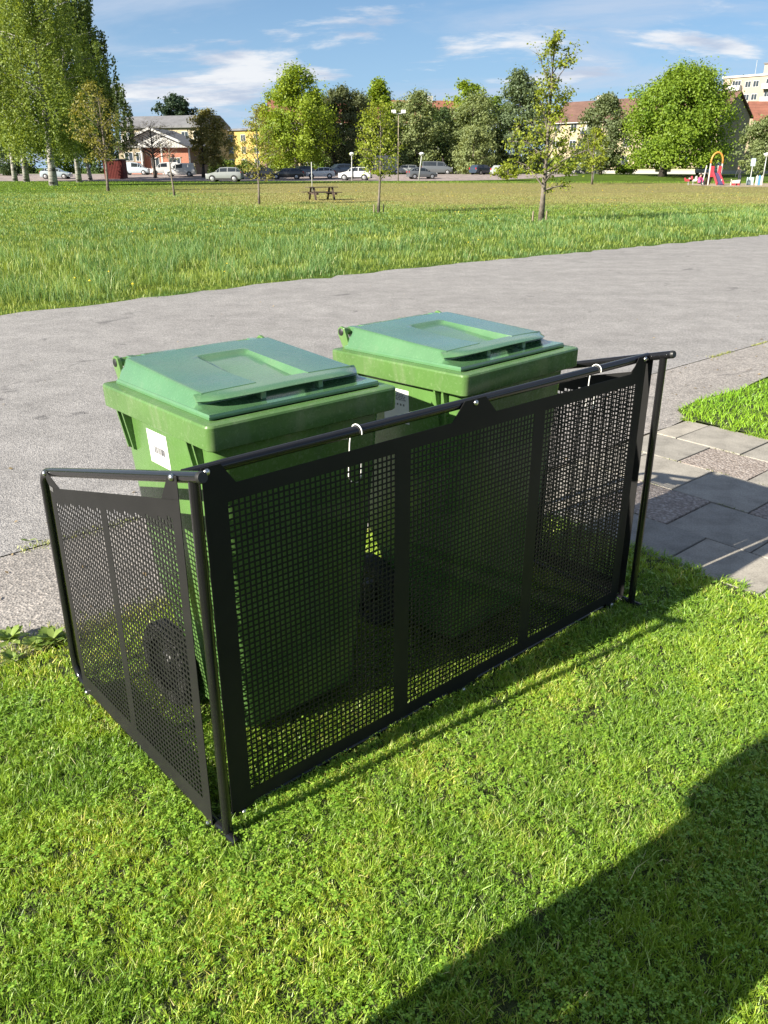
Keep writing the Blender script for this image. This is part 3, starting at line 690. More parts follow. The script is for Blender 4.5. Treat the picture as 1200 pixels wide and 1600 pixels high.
# ------------------------------------------------------------------ wheelie bins
def rrect(hx, y0, y1, r, z, n=5):
    out = []
    for cx, cy, a in ((hx-r,y1-r,0),(-hx+r,y1-r,90),(-hx+r,y0+r,180),(hx-r,y0+r,270)):
        for k in range(n):
            t = math.radians(a+90*k/(n-1)); out.append((cx+r*math.cos(t), cy+r*math.sin(t), z))
    return out
def wheel_mesh(r, w):
    mb = MB(); n = 28; prof = [(-.5,.62),(-.5,.93),(-.36,1.0),(.36,1.0),(.5,.93),(.5,.62)]
    rings = [[(a*w, r*b*math.cos(2*math.pi*k/n), r*b*math.sin(2*math.pi*k/n)) for k in range(n)] for a, b in prof]
    mb.loft(rings, False, False); return mb
def make_bin():
    e = empty('wheelie_bin')
    bd = MB()
    S = [(.045,.200,-.185,.115,.03),(.06,.212,-.200,.130,.035),(.30,.232,-.222,.165,.04),(.42,.242,-.232,.235,.04),(.70,.259,-.252,.252,.04),(.95,.274,-.268,.266,.04),(1.005,.276,-.270,.268,.04)]
    rings = [rrect(hx, a, b, r, z) for z, hx, a, b, r in S]
    inner = [[(x*.965, y*.965, z) for x, y, z in rr] for rr in reversed(rings[1:])]
    bd.loft(rings+inner); body = bd.build('body', M['bin'], e, smooth=True, auto=32)
    rm = MB(); ro = [rrect(hx, -d, d, r, z, 6) for hx, d, r, z in ((.285,.281,.012,.968),(.2990,.2945,.016,.964),(.3025,.298,.018,.967),(.3045,.300,.020,1.0235),(.3020,.2975,.019,1.0285),(.298,.2935,.017,1.030),(.268,.264,.012,1.030),(.262,.258,.012,1.000))]
    rm.loft(ro+[ro[0]], False, False); rim = rm.build('rim', M['bin_rim'], e, smooth=True, auto=28)
    # ribs under the rim on both sides
    for sx in (-1, 1):
        for y in (-.205, -.172, .190, .222):
            g = MB(); g.add([(sx*.262,y-.0035,.972),(sx*.262,y+.0035,.972),(sx*.300,y+.0035,.972),(sx*.300,y-.0035,.972),(sx*.258,y-.0035,.845),(sx*.258,y+.0035,.845),(sx*.277,y+.0035,.852),(sx*.277,y-.0035,.852)],
                  [(0,1,2,3),(7,6,5,4),(0,4,5,1),(1,5,6,2),(2,6,7,3),(3,7,4,0)]); g.build('rib', M['bin'], body)
    # lid: height field with a grip recess, a flange all round and a lip over the recess
    ld = MB()
    xs = [-.272,-.270,-.267,-.256,-.246,-.242,-.238,-.233,-.20,-.15,-.10,-.078,-.072,-.066,-.05,-.02,.02,.05,.078,.084,.090,.10,.15,.20,.233,.238,.242,.246,.256,.267,.270,.272]
    ys = [-.254,-.252,-.24,-.20,-.178,-.172,-.166,-.14,-.10,-.05,0,.05,.10,.128,.136,.144,.16,.20,.235,.245,.252,.258,.262]
    def top(x, y): return 1.1040-.0235*((.245-y)/.40)-.004*(x/.25)**2-.006*math.exp(-((x+.10)**2+(y+.02)**2)/.012)
    def zz(x, y):
        fl = 1.043 - (.006 if (abs(x) > .2705 or y < -.2525 or y > .261) else 0)
        t = top(x, y); ax = abs(x)
        ramp = lambda q, a, b: max(0.0, min(1.0, (q-a)/(b-a)))
        k = min(ramp(.267-ax, 0, .025), ramp(.258-y, 0, .010), ramp(y+.180, 0, .010))
        if ax > .238 and k > .94: k -= .03
        z = fl+(t-fl)*k
        if -.075 < x < .087 and y < .140:                                     # recess
            kx = min(ramp(x+.078, 0, .010), ramp(.090-x, 0, .010)); ky = ramp(.144-y, 0, .014)
            rz = max(fl-.0005, t-.010-.10*max(0, .10-y)*.45); z = z+(min(z, rz)-z)*kx*ky
        return z
    g = [[(x, y, zz(x, y)) for x in xs] for y in ys]; nx = len(xs)
    ld.add([p for row in g for p in row], [(j*nx+i, j*nx+i+1, (j+1)*nx+i+1, (j+1)*nx+i) for j in range(len(ys)-1) for i in range(nx-1)])
    edge = [g[0][i] for i in range(nx)]+[g[j][-1] for j in range(1, len(ys))]+[g[-1][i] for i in range(nx-2, -1, -1)]+[g[j][0] for j in range(len(ys)-2, 0, -1)]
    ld.loft([edge, [(x, y, 1.0305) for x, y, z in edge]], False, False)
    lid = ld.build('lid', M['lid'], e, smooth=True, auto=38)
    lp = MB(); top_r = []; bot_r = []
    lx = np.linspace(-.258, .258, 25); 
    rows = []
    for x in lx:
        q = abs(x)/.258; yf = -.205-.020*(1-q**4)+.030*q**10; 
        yb = -.160; z0 = top(x, -.165)-.001
        tip = z0-.007-.006*q**6
        rows.append([(x,yb,z0),(x,(yb+yf)/2,z0-.003-.004*q**6),(x,yf+.004,tip),(x,yf,tip-.003),(x,yf+.006,tip-.0065),(x,(yb+yf)/2,z0-.010-.004*q**6),(x,yb,z0-.008)])
    lp.loft(rows); lp.build('lid_lip', M['lid'], lid, smooth=True, auto=35)
    for x0, x1 in ((-.094,-.078),(.090,.106)):
        w = MB(); w.box(x0, x1, -.214, -.165, 1.043, 1.066); w.build('lip_support', M['lid'], lid, bevel=.003)
    # hinges and the handle bar behind the lid
    hb = MB(); hb.tube([(-.247,.300,1.080),(.238,.300,1.080)], .0130, 12); han = hb.build('handle_bar', M['bin'], e, smooth=True, auto=40)
    for sx in (-1, 1):
        c = MB(); ex_ = .246 if sx < 0 else .237; c.tube([(sx*ex_,.300,1.080),(sx*(ex_+.007),.300,1.080),(sx*(ex_+.009),.300,1.080)], [.0125,.0125,.009], 14); c.build('handle_end', M['black_plastic'], han, smooth=True, auto=40)
        a = MB(); a.prism([(.258,1.028),(.292,1.028),(.317,1.072),(.316,1.090),(.303,1.099),(.284,1.094)], 'x', sx*.246-.006, sx*.246+.006); a.build('handle_arm', M['bin'], e, bevel=.002)
        a = MB(); a.prism([(.250,1.050),(.290,1.050),(.312,1.080),(.302,1.095),(.250,1.097)], 'x', sx*.205-.012, sx*.205+.012); a.build('hinge', M['lid'], lid, bevel=.002)
    for x0, x1 in ((-.17,-.06),(.03,.15)):
        a = MB(); a.prism([(.250,1.060),(.294,1.066),(.312,1.080),(.302,1.094),(.250,1.0975)], 'x', x0, x1); a.build('hinge', M['lid'], lid, bevel=.002)
    # wheels
    ax = MB(); ax.tube([(-.262,.165,.140),(.262,.165,.140)], .012, 10); ax.build('axle', M['bolt'], e, smooth=True)
    for sx in (-1, 1):
        w = wheel_mesh(.140, .055); wo = w.build('wheel', M['rubber'], e, smooth=True, auto=35); wo.location = (sx*.253,.165,.140)
        d = MB(); n = 20
        d.loft([[(sx*a, r_*math.cos(2*math.pi*k/n), r_*math.sin(2*math.pi*k/n)) for k in range(n)] for a, r_ in ((-.012,.09),(.010,.089),(.006,.05),(.020,.032),(.021,.012))]); d.build('wheel_hub', M['black_plastic'], wo, smooth=True, auto=30)
    return e, body
def sticker(bin_root, body, y0, y1, z0, z1, kind):
    """paper label on the left wall of the bin, with its printed lines and barcode"""
    def px(z): return -(.242+(.274-.242)*(z-.42)/.53)-.0008
    mb = MB(); mb.add([(px(z0),y0,z0),(px(z0),y1,z0),(px(z1),y1,z1),(px(z1),y0,z1)], [(0,1,2,3)])
    s = mb.build('label_sticker', M['sticker'], body, fix=False)
    W = y1-y0; H = z1-z0; r = random.Random(kind)
    def rect(mb, a, b, c, d):                       # fractions, a..b from the left of the label as read
        Y0, Y1 = y1-W*a, y1-W*b; Z0, Z1 = z0+H*c, z0+H*d
        mb.add([(px(Z0)-.0008,Y0,Z0),(px(Z0)-.0008,Y1,Z0),(px(Z1)-.0008,Y1,Z1),(px(Z1)-.0008,Y0,Z1)], [(0,1,2,3)])
    t = MB()
    for i, zf in enumerate((.90,.83,.78,.73,.68)):
        x = .14
        while x < (.5 if i == 0 else .82):
            w = r.uniform(.03, .10); rect(t, x, x+w, zf, zf+(.03 if i else .035)); x += w+.025
    t.build('printed_text', M['print_grey'], s, fix=False)
    b = MB()
    if kind == 1:
        x = .30
        while x < .80:
            w = r.choice((.012,.02,.032)); rect(b, x, x+w, .34, .55); x += w+r.choice((.014,.022,.03))
        for i in range(3): rect(b, .80, .86, .08+i*.05, .11+i*.05)
    else:
        for i in range(4): rect(b, .42+i*.12, .47+i*.12, .52, .58)
    b.build('barcode', M['print'], s, fix=False)
bin1, body1 = make_bin(); x_, y_ = W2(.444, .475)
bin1.location = (x_, y_, .004); bin1.rotation_euler = (-.006, .003, YAW-.002)
tag(bin1, 'green wheelie bin nearer the camera, at the left end of the enclosure', 'wheelie bin', 'green bins in the enclosure')
bin2 = copy_tree(bin1); x_, y_ = W2(1.254, .434)
bin2.location = (x_, y_, .004); bin2.rotation_euler = (-.012, .003, YAW+.058)
tag(bin2, 'green wheelie bin farther from the camera, at the right end of the enclosure', 'wheelie bin', 'green bins in the enclosure')
sticker(bin1, body1, -.015, .098, .838, .935, 1)
body2 = [c for c in bin2.children if c.name.startswith('body')][0]
sticker(bin2, body2, -.04, .075, .822, .935, 2)

def hook(x, label, turn):
    e_ = MB(); ry = .0585; r = .0172; pts = []
    zc = .985
    for k in range(0, 9): 
        t = math.radians(-25+205*k/8); pts.append((x+.008*(1-k/8), ry-r*math.cos(t), zc+r*math.sin(t)*.98))
    zb = .842
    pts += [(x-.006, ry+r, .95), (x-.012, ry+r*.95, zb+.02)]
    for k in range(1, 8):
        t = math.radians(180*k/7); pts.append((x-.012+.020*(1-math.cos(t))*1.05, ry+r*.9-.012*math.sin(t)*.3, zb+.02-.022*math.sin(t)))
    pts.append((x+.031, ry+r*.9, zb+.045))
    pts = [Vector(p) for p in pts]
    e_.tube(pts, .0018, 8); o = e_.build('s_hook', M['white_wire'], smooth=True, auto=60)
    o.location = (AX, AY, 0); o.rotation_euler = (0,0,YAW)
    tag(o, label, 'hook', 'white wire hooks on the top rail')
hook(.492, 'white wire hook hung on the top rail in front of the nearer bin', 0)
hook(1.522, 'white wire hook hung on the top rail near the right corner post', 0)

# ------------------------------------------------------------------ trees
def leaf_quads(P, size, normal_bias, cols, r, stretch=1.5):
    """one small folded leaf (two triangles) at each point"""
    n = len(P); nrm = r.normal(0, 1, (n, 3))+normal_bias; nrm /= np.linalg.norm(nrm, axis=1)[:,None]+1e-9
    a = r.normal(0, 1, (n, 3)); t = a-nrm*(a*nrm).sum(1)[:,None]; t /= np.linalg.norm(t, axis=1)[:,None]+1e-9
    b = np.cross(nrm, t); s = size*r.uniform(.65, 1.3, n)[:,None]
    V = np.zeros((n, 4, 3), np.float32)
    V[:,0] = P-t*s*stretch/2; V[:,1] = P+b*s/2+nrm*s*.12; V[:,2] = P+t*s*stretch/2; V[:,3] = P-b*s/2+nrm*s*.12
    T = (np.arange(n)[:,None,None]*4+np.array([[0,1,2],[0,2,3]])[None]).reshape(-1, 3)
    return V.reshape(-1, 3), T, np.repeat(cols[:,None,:], 4, 1).reshape(-1, 3)
ENV = {
 'round': lambda t: math.sqrt(max(0, 1-(2*t-.92)**2/1.12))*.98 if t < 1 else 0,
 'oval': lambda t: max(0, math.sin(math.pi*min(1, (t*.93+.07))**.80))**.75,
 'cone': lambda t: (1-t)**.8*min(1, t/.12+.35),
 'tall': lambda t: max(0, math.sin(math.pi*(t*.90+.10)))**.55,
 'spire': lambda t: (.34+.66*max(0.0,1-((t-.22)/.32)**2) if t < .5 else .34+.16*math.sin(t*23))*min(1, (1-t)/.12+.12)*min(1, t/.06+.45),
 'dome': lambda t: max(0.0, 1-max(0.0, (t-.38)/.63)**2.4)**.55*min(1, t/.10+.72),
 'vase': lambda t: max(0, math.sin(math.pi*(t**1.3*.8+.16)))**.7,
}
def tree(name, label, cat, u, Y, h, cr, cb, env='oval', n=5000, leaf=.28, cols=((.06,.11,.02),(.14,.20,.03)), tr=None, bark='bark', seed=1, clumps=None, lean=0.0, group=None, gap=.30, weep=0.0, trunks=1, limbs=16, base=None, twigs=0, sig=.10, cx=0.0, thin=0.0):
    r = np.random.default_rng(seed); X = foot(u, Y) if base is None else Vector(base)
    e = empty(name, X); tag(e, label, cat, group)
    tr = tr or h*.018
    mb = MB(); tips = []; ch = h-cb; f = ENV[env]
    for k in range(trunks):
        ox = (k-(trunks-1)/2)*tr*2.5
        bend = r.normal(0, .02*h, 2); top = h*.93
        tp = [(ox+(bend[0]*math.sin(q*2.2)+lean*q*h+ox*q*2), bend[1]*math.sin(q*2.6), top*q) for q in np.linspace(0, 1, 7)]
        mb.tube([(tp[0][0], tp[0][1], -.08)]+tp[1:], [tr*1.35]+[max(.012, tr*(1-q)**.8+tr*.06) for q in np.linspace(0, 1, 7)[1:]], 7)
        def trunk_at(z):
            q = min(1, max(0, z/top)); i = min(5, int(q*6)); w = q*6-i
            return Vector(tp[i]).lerp(Vector(tp[i+1]), w)
        for i in range(max(3, limbs//trunks)):
            q = (i+.5)/max(3, limbs//trunks); zs = cb*.85+(h*.88-cb*.85)*q**1.05
            p0 = trunk_at(zs); a = i*2.4+r.normal(0, .4)+k
            te = min(.98, q*.92+.10+r.normal(0, .05)); R = cr*f(max(.02, te))*r.uniform(.70, 1.0); ze = cb+ch*te
            if weep: ze = zs+abs(R)*.35
            p3 = Vector((p0.x*.3+cx+R*math.cos(a), R*math.sin(a), max(ze, zs+.1*R))); p1 = p0.lerp(p3, .35)+Vector((0,0,.08*R)); p2 = p0.lerp(p3, .7)+Vector((r.normal(0,.04)*R, r.normal(0,.04)*R, .08*R))
            lr = tr*.42*(1-q*.6); mb.tube([p0,p1,p2,p3], [lr, lr*.7, lr*.42, lr*.12], 5)
            tips += [p1.lerp(p2,.5), p2, p2.lerp(p3,.5), p3]
            for j in range(2+twigs):
                s = p1.lerp(p3, r.uniform(.1, .9)); d = Vector((r.normal(), r.normal(), r.normal()+.35)).normalized()*R*r.uniform(.22, .48)
                g = s+d
                if weep: g.z -= R*.15
                mb.tube([s, s.lerp(g,.55)+Vector((0,0,.03*R)), g], [lr*.35, lr*.22, lr*.06], 4); tips += [s.lerp(g,.6), g]
    mb.build('trunk', M[bark], e, smooth=True)
    # leaves gather in clumps on the limb ends and through the crown's shell
    ncl = clumps or max(24, int(n/70)); C = []
    while len(C) < ncl:
        if tips and r.random() < (.75 if thin else .42): c = tips[int(r.integers(len(tips)))]; C.append((c.x, c.y, c.z)); continue
        t = r.random(); a = r.random()*2*math.pi
        if thin and r.random() < thin*max(0, t-.35)/.65: continue
        rad = cr*f(t)*math.sqrt(r.uniform(.12, 1.0))
        rad *= 1-gap*.45*(math.sin(a*3+t*9+seed)+1)*r.random()
        C.append((cx+lean*h*t+rad*math.cos(a), rad*math.sin(a), cb+ch*t))
    C = np.array(C); ci = r.integers(0, ncl, n); sg = cr*sig*r.uniform(.6, 1.5, ncl)
    if weep:
        L = weep*r.uniform(.4, 1.0, ncl); k = r.random(n)
        P = C[ci]+r.normal(0, 1, (n, 3))*np.array([.20,.20,.12]); P[:,2] -= L[ci]*k
        P[:,2] = np.maximum(P[:,2], cb*.35+r.random(n)*cb*.5)
        nb = np.zeros((n, 3)); 
    else:
        P = C[ci]+r.normal(0, 1, (n, 3))*sg[ci][:,None]*np.array([1,1,.75]); P[:,2] = np.maximum(P[:,2], cb*.72)
        ctr = np.array([cx, 0, cb+ch*.4]); nb = (P-ctr); nb = nb/(np.linalg.norm(nb, axis=1)[:,None]+1e-6)*.9+np.array([0,0,.5])
    w = np.clip(.5+.55*(r.random(ncl)[ci]-.5)+.5*(r.random(n)-.5), 0, 1)
    cl = lerp3(cols[0], cols[1], w)
    v, t, c = leaf_quads(P, leaf, nb, cl, r, 2.0 if weep else 1.45)
    me = tri_mesh('crown', v, t, c); me.materials.append(M['leaf']); link(bpy.data.objects.new('crown', me), e)
    return e
G_YEL = ((.095,.125,.012),(.205,.235,.028)); G_BRT = ((.085,.135,.012),(.19,.24,.022)); G_MID = ((.060,.105,.015),(.13,.18,.03))
G_GRY = ((.088,.118,.045),(.175,.205,.085)); G_DRK = ((.026,.048,.018),(.055,.085,.028)); G_BIR = ((.075,.115,.018),(.165,.205,.042)); G_OLV = ((.085,.085,.03),(.15,.14,.05))
def T(name, label, cat, u, Y, vt, vb, wpx, *args, off=0, **kw):
    """height, crown base and width read off at the distance Y"""
    return tree(name, label, cat, u, Y, hgt(vt, Y), pxm(wpx, Y)/2*.96, max(.1, hgt(vb, Y)), *args, cx=pxm(off, Y), **kw)
# birches at the left
B = 'weeping birches at the left edge'
T('birch_tree', 'tallest weeping birch with the thick pale trunk, left foreground of the field', 'tree', 84, 86, -95, 200, 190, 'tall', 40000, .13, G_BIR, .34, 'birch', 11, 420, weep=6.0, limbs=30, group=B, off=-8)
T('birch_tree', 'weeping birch with slim white trunk at the far left edge of the picture', 'tree', 24, 112, -40, 205, 120, 'tall', 13000, .20, G_BIR, .27, 'birch', 12, 190, weep=5.0, limbs=20, group=B, off=-20)
T('birch_tree', 'weeping birch with white trunk, second trunk from the left edge', 'tree', 42, 108, -70, 205, 130, 'tall', 13000, .20, G_BIR, .30, 'birch', 13, 190, weep=5, limbs=20, group=B)
T('birch_tree', 'weeping birch with shade put into its dark leaf colour just right of the thickest birch trunk', 'tree', 124, 104, -70, 205, 150, 'tall', 26000, .19, ((.045,.072,.015),(.095,.13,.028)), .27, 'birch', 14, 230, weep=5, limbs=22, group=B, off=6)  # shaded side of the birch group, put into darker leaf colours
T('birch_tree', 'slim white trunked weeping birch nearest the red shed', 'tree', 142, 116, -25, 212, 112, 'tall', 22000, .20, ((.034,.056,.014),(.075,.10,.024)), .22, 'birch', 15, 190, weep=4.5, limbs=18, group=B, off=2)  # darker leaf colours carry the shade of this side
T('birch_tree', 'short weeping birch whose hanging twigs end left of the gabled house', 'tree', 176, 140, 122, 215, 70, 'tall', 4200, .24, ((.034,.056,.018),(.07,.095,.028)), .2, 'birch', 16, 80, weep=4.5, limbs=14, group=B, off=14)  # shade put into the colour of the hanging leaves too
T('tree', 'dark bushy tree standing behind the birches at the far left', 'tree', 30, 175, 190, 272, 90, 'round', 6000, .3, G_DRK, .25, 'bark_dark', 17, 90, group='trees behind the birches')
T('tree', 'mid green tree behind the thickest birch trunk', 'tree', 92, 182, 195, 272, 90, 'round', 6000, .3, G_MID, .25, 'bark_dark', 18, 90, group='trees behind the birches')
T('tree', 'dark green tree behind the red shed', 'tree', 158, 178, 205, 272, 80, 'round', 5000, .3, G_DRK, .25, 'bark_dark', 19, 80, group='trees behind the birches')
# young staked trees on the field
S_ = 'young trees planted across the field'
T('young_tree', 'young tree with yellow green leaves standing before the birches', 'tree', 169, 66, 128, 252, 84, 'vase', 2600, .095, ((.105,.105,.02),(.19,.175,.04)), .10, 'bark', 21, 170, group=S_, twigs=4, limbs=24, sig=.085, off=-10)
T('young_tree', 'thin nearly bare young tree standing before the gabled house', 'tree', 273, 53, 214, 250, 40, 'oval', 60, .06, G_OLV, .06, 'bark', 22, 40, group=S_, twigs=2, limbs=10)
T('young_tree', 'slender sparse young tree left of the picnic table', 'tree', 405, 41.5, 165, 278, 78, 'oval', 1500, .065, ((.11,.11,.02),(.19,.18,.04)), .05, 'bark', 23, 150, group=S_, twigs=4, limbs=22, sig=.085, off=5)
T('young_tree', 'yellow green young tree right of the picnic table', 'tree', 591, 33.5, 160, 275, 88, 'vase', 2300, .062, G_YEL, .05, 'bark', 24, 170, group=S_, twigs=3, limbs=22, sig=.09)
T('young_tree', 'largest young tree with yellow green leaves and an open spiky top', 'tree', 845, 28.2, 46, 292, 158, 'spire', 4600, .060, G_YEL, .085, 'bark', 25, 300, group=S_, twigs=5, limbs=34, sig=.055, off=4, thin=.85)
T('young_tree', 'small young tree with a pale stem right of the largest young tree', 'tree', 925, 92, 200, 268, 52, 'oval', 1300, .16, G_YEL, .10, 'bark', 26, 80, group=S_, limbs=14)
# trees around the parking lot
for i_, (u_, Y_, vt_, w_, c_, lab_) in enumerate(((505,176,150,70,G_MID,'mid green tree filling the gap right of the tallest bright tree'),(562,182,150,70,G_DRK,'dark green tree behind the white crossover'),(622,184,165,74,G_MID,'mid green tree behind the floodlight pole'),(672,186,172,70,G_MID,'mid green tree behind the dark grey van'),(768,180,150,84,G_MID,'mid green tree behind the silver estate car'),(838,186,172,80,G_GRY,'grey green tree left of the brown roofed apartments'),(440,178,170,60,G_MID,'mid green tree between the yellow building and the tallest bright tree'))):
    T('tree', lab_, 'tree', u_, Y_, vt_, 270, w_, 'round', 7000, .3, c_, .26, 'bark_dark', 70+i_, 110, group='trees filling the row behind the parking lot')
T_ = 'trees behind the parking lot'
T('bare_tree', 'bare branched dark tree in front of the gabled house', 'tree', 243, 127, 188, 246, 92, 'vase', 260, .12, G_OLV, .2, 'bark_dark', 31, 60, limbs=40, twigs=8, group=T_)
T('round_tree', 'olive brown round crowned tree right of the gabled house', 'tree', 318, 128, 174, 256, 70, 'round', 6500, .22, ((.085,.085,.025),(.16,.145,.05)), .22, 'bark_dark', 32, 150, group=T_, limbs=22, off=12)
T('pine_tree', 'dark green pine rising behind the grey roofed block', 'tree', 282, 215, 152, 200, 62, 'round', 6500, .42, ((.014,.030,.018),(.034,.055,.027)), .4, 'bark_dark', 33, 90, group=T_)
T('tall_tree', 'tallest bright green tree left of centre with two stems', 'tree', 468, 142, 108, 258, 132, 'oval', 26000, .24, G_BRT, .26, 'bark', 34, 210, trunks=2, group=T_, limbs=28, gap=.5, off=-2)
T('small_tree', 'light green small tree in front of the yellow building', 'tree', 418, 146, 165, 252, 56, 'oval', 4200, .25, G_YEL, .16, 'bark', 35, 80, group=T_)
T('dark_tree', 'dark dense tree with spreading stems behind the white cars', 'tree', 536, 150, 138, 262, 94, 'round', 17000, .25, ((.055,.066,.03),(.10,.12,.055)), .36, 'bark_dark', 36, 150, trunks=3, group=T_, limbs=27)
T('bright_tree', 'bright green tree rising behind the dark dense tree', 'tree', 592, 160, 128, 262, 76, 'oval', 14000, .27, G_BRT, .26, 'bark', 37, 130, group=T_)
T('willow_tree', 'grey green willow beside the tall floodlight pole', 'tree', 650, 156, 146, 272, 92, 'round', 19000, .24, G_GRY, .3, 'bark_dark', 38, 170, group=T_, limbs=22)
T('shade_tree', 'dark green tree in shade between the willow and the pale willow', 'tree', 692, 166, 172, 276, 70, 'round', 8500, .32, G_DRK, .3, 'bark_dark', 39, 110, group=T_)
T('bright_tree', 'vivid green tree top above the pale grey willow', 'tree', 725, 170, 127, 255, 78, 'round', 12000, .29, G_BRT, .3, 'bark', 40, 120, group=T_)
T('willow_tree', 'pale grey green willow behind the two parked estate cars', 'tree', 738, 158, 153, 272, 100, 'round', 21000, .24, G_GRY, .3, 'bark_dark', 41, 180, group=T_)
T('shrub', 'large pale bush at the end of the parking lot', 'shrub', 738, 148, 205, 276, 66, 'round', 6500, .25, ((.10,.13,.05),(.18,.205,.085)), .16, 'bark', 42, 110, group=T_)
T('tall_tree', 'tall blue green tree directly behind the largest young tree', 'tree', 806, 160, 112, 266, 104, 'oval', 16000, .3, ((.060,.088,.042),(.115,.15,.075)), .3, 'bark', 43, 160, group=T_, gap=.5)
T('shrub', 'yellow green bush at the foot of the largest young tree', 'shrub', 792, 118, 258, 279, 46, 'round', 1800, .17, G_YEL, .08, 'bark', 44, 50, group=T_)
T('shrub', 'dark low hedge bush in front of the cream apartments', 'shrub', 872, 150, 250, 268, 60, 'round', 3000, .25, G_MID, .08, 'bark', 45, 60, group=T_)
T('willow_tree', 'grey green tree in front of the brown roofed apartments', 'tree', 938, 140, 150, 262, 94, 'oval', 15000, .25, ((.065,.09,.04),(.13,.155,.072)), .24, 'bark', 46, 160, group=T_, gap=.4)
T('maple_tree', 'huge round bright green maple left of the playground', 'tree', 1035, 131, 112, 258, 158, 'dome', 62000, .23, ((.068,.122,.012),(.155,.215,.022)), .5, 'bark_dark', 47, 420, group=T_, limbs=34, gap=.2, off=20)
T('small_tree', 'pale grey green tree at the right edge by the playground', 'tree', 1186, 108, 186, 266, 88, 'round', 9000, .19, G_GRY, .15, 'bark_dark', 48, 150, group=T_)
T('spruce_tree', 'dark spruce crown in front of the red roof at the right edge', 'tree', 1206, 150, 145, 250, 30, 'cone', 3500, .3, G_DRK, .2, 'bark_dark', 49, 60, group=T_)
for i, (u, Y, hh, lab) in enumerate(((6,135,1.9,'dark clipped hedge at the far left edge'),(350,150,2.0,'low green bush right of the round crowned tree'),(392,152,1.8,'low bush in front of the yellow building'),(610,168,3.0,'dark undergrowth bush behind the white box trailer'),(560,172,3.2,'dark undergrowth bush behind the white cars'),(980,148,1.5,'low hedge in front of the apartments, left of the maple'))):
    tree('shrub', lab, 'shrub', u, Y, hh, hh*1.5, .1, 'round', 1800, .22, G_DRK if i in (0,3,4) else G_MID, .08, 'bark', 60+i, 50, group='low bushes in the distance')

# ------------------------------------------------------------------ buildings
def win_mesh(w, h, panes=2):
    f = MB(); t = .09
    f.box(-w/2,w/2,-.05,.03,0,t); f.box(-w/2,w/2,-.05,.03,h-t,h); f.box(-w/2,-w/2+t,-.05,.03,t,h-t); f.box(w/2-t,w/2,-.05,.03,t,h-t)
    for k in range(1, panes): x = -w/2+w*k/panes; f.box(x-.04,x+.04,-.045,.03,t,h-t)
    g = MB(); g.box(-w/2+t*.8,w/2-t*.8,-.02,.02,t*.8,h-t*.8)
    return f.mesh('window'), g.mesh('pane')
WM = {}
def window(parent, x, z, w, h, panes=2, side='f', y=0.0):
    key = (w, h, panes)
    if key not in WM:
        a, b = win_mesh(w, h, panes); a.materials.append(M['frame_white']); b.materials.append(M['glass']); WM[key] = (a, b)
    a, b = WM[key]
    o = link(bpy.data.objects.new('window', a), parent); p = link(bpy.data.objects.new('pane', b), o)
    if side == 'f': o.location = (x, y-.01, z)
    elif side == 'r': o.location = (y+.01, x, z); o.rotation_euler = (0,0,math.pi/2)
    elif side == 'l': o.location = (y-.01, x, z); o.rotation_euler = (0,0,-math.pi/2)
    return o
def gable_house(name, label, loc, rz, L, D, H, rise, wall, roof, over=.45, end_wall=None, plinth=True):
    """front wall along +x at y=0, depth to +y, ridge parallel to x"""
    e = empty(name, loc, rz); tag(e, label, 'building')
    w = MB(); w.prism([(0,-.6),(D,-.6),(D,H),(D/2,H+rise),(0,H)], 'x', 0, L); w.build('wall', M[wall], e)
    if plinth: p = MB(); p.box(-.04, L+.04, -.04, D+.04, -.6, .55); p.build('plinth', M['w_grey'], e)
    s = rise/(D/2)
    r_ = MB(); r_.prism([(-over,H-over*s+.06),(D/2,H+rise+.06),(D+over,H-over*s+.06),(D+over,H-over*s+.28),(D/2,H+rise+.30),(-over,H-over*s+.28)], 'x', -over, L+over)
    ro = r_.build('roof', M[roof], e)
    g = MB(); g.box(-over, L+over, -over-.12, -over-.005, H-over*s-.02, H-over*s+.12); g.build('gutter', M['frame_white'], ro)
    return e, ro
def balcony(parent, x, y, z, w, d=1.4, h=1.05, mat='frame_white'):
    b = MB(); b.box(x, x+w, y-d, y-.01, z-.16, z); o = b.build('balcony', M['w_grey'], parent)
    f = MB(); f.box(x, x+w, y-d-.05, y-d+.02, z-.12, z+h); f.box(x-.03, x+.03, y-d+.02, y-.02, z-.12, z+h); f.box(x+w-.03, x+w+.03, y-d+.02, y-.02, z-.12, z+h); f.build('balcony_front', M[mat], o)
def flat_block(name, label, loc, rz, L, D, H, wall, roofm, over=.3):
    e = empty(name, loc, rz); tag(e, label, 'building')
    w = MB(); w.box(0, L, 0, D, -.6, H); w.build('wall', M[wall], e)
    r_ = MB(); r_.box(-over, L+over, -over, D+over, H+.003, H+.45); ro = r_.build('roof', M[roofm], e)
    return e, ro
def ang(p, q): return math.atan2(q.y-p.y, q.x-p.x)
# brown roofed apartment block behind the maple (gable end towards the playground)
a = foot(855, 178); b = foot(1113, 152); L_ = (b-a).length
e, ro = gable_house('apartment_block', 'cream three storey apartments with brown tiled roof behind the maple', a, ang(a, b), L_, 10.5, 9.2, 3.5, 'w_cream', 'r_brown')
for k in range(3):
    for i in range(9):
        x = 1.6+i*(L_-3.2)/8
        if i in (2, 6): balcony(e, x-1.5, 0, 1.2+2.9*k, 3.0); window(e, x, 1.3+2.9*k, 2.2, 1.9, 3)
        else: window(e, x, 1.6+2.9*k, 1.5, 1.4, 2)
ch_ = MB(); ch_.box(L_*.55, L_*.55+1.0, 4.6, 5.9, 11.6, 14.2); ch_.build('chimney', M['w_white'], ro)
ch_ = MB(); ch_.box(L_*.2, L_*.2+.9, 4.6, 5.6, 11.6, 13.8); ch_.build('chimney', M['w_grey'], ro)
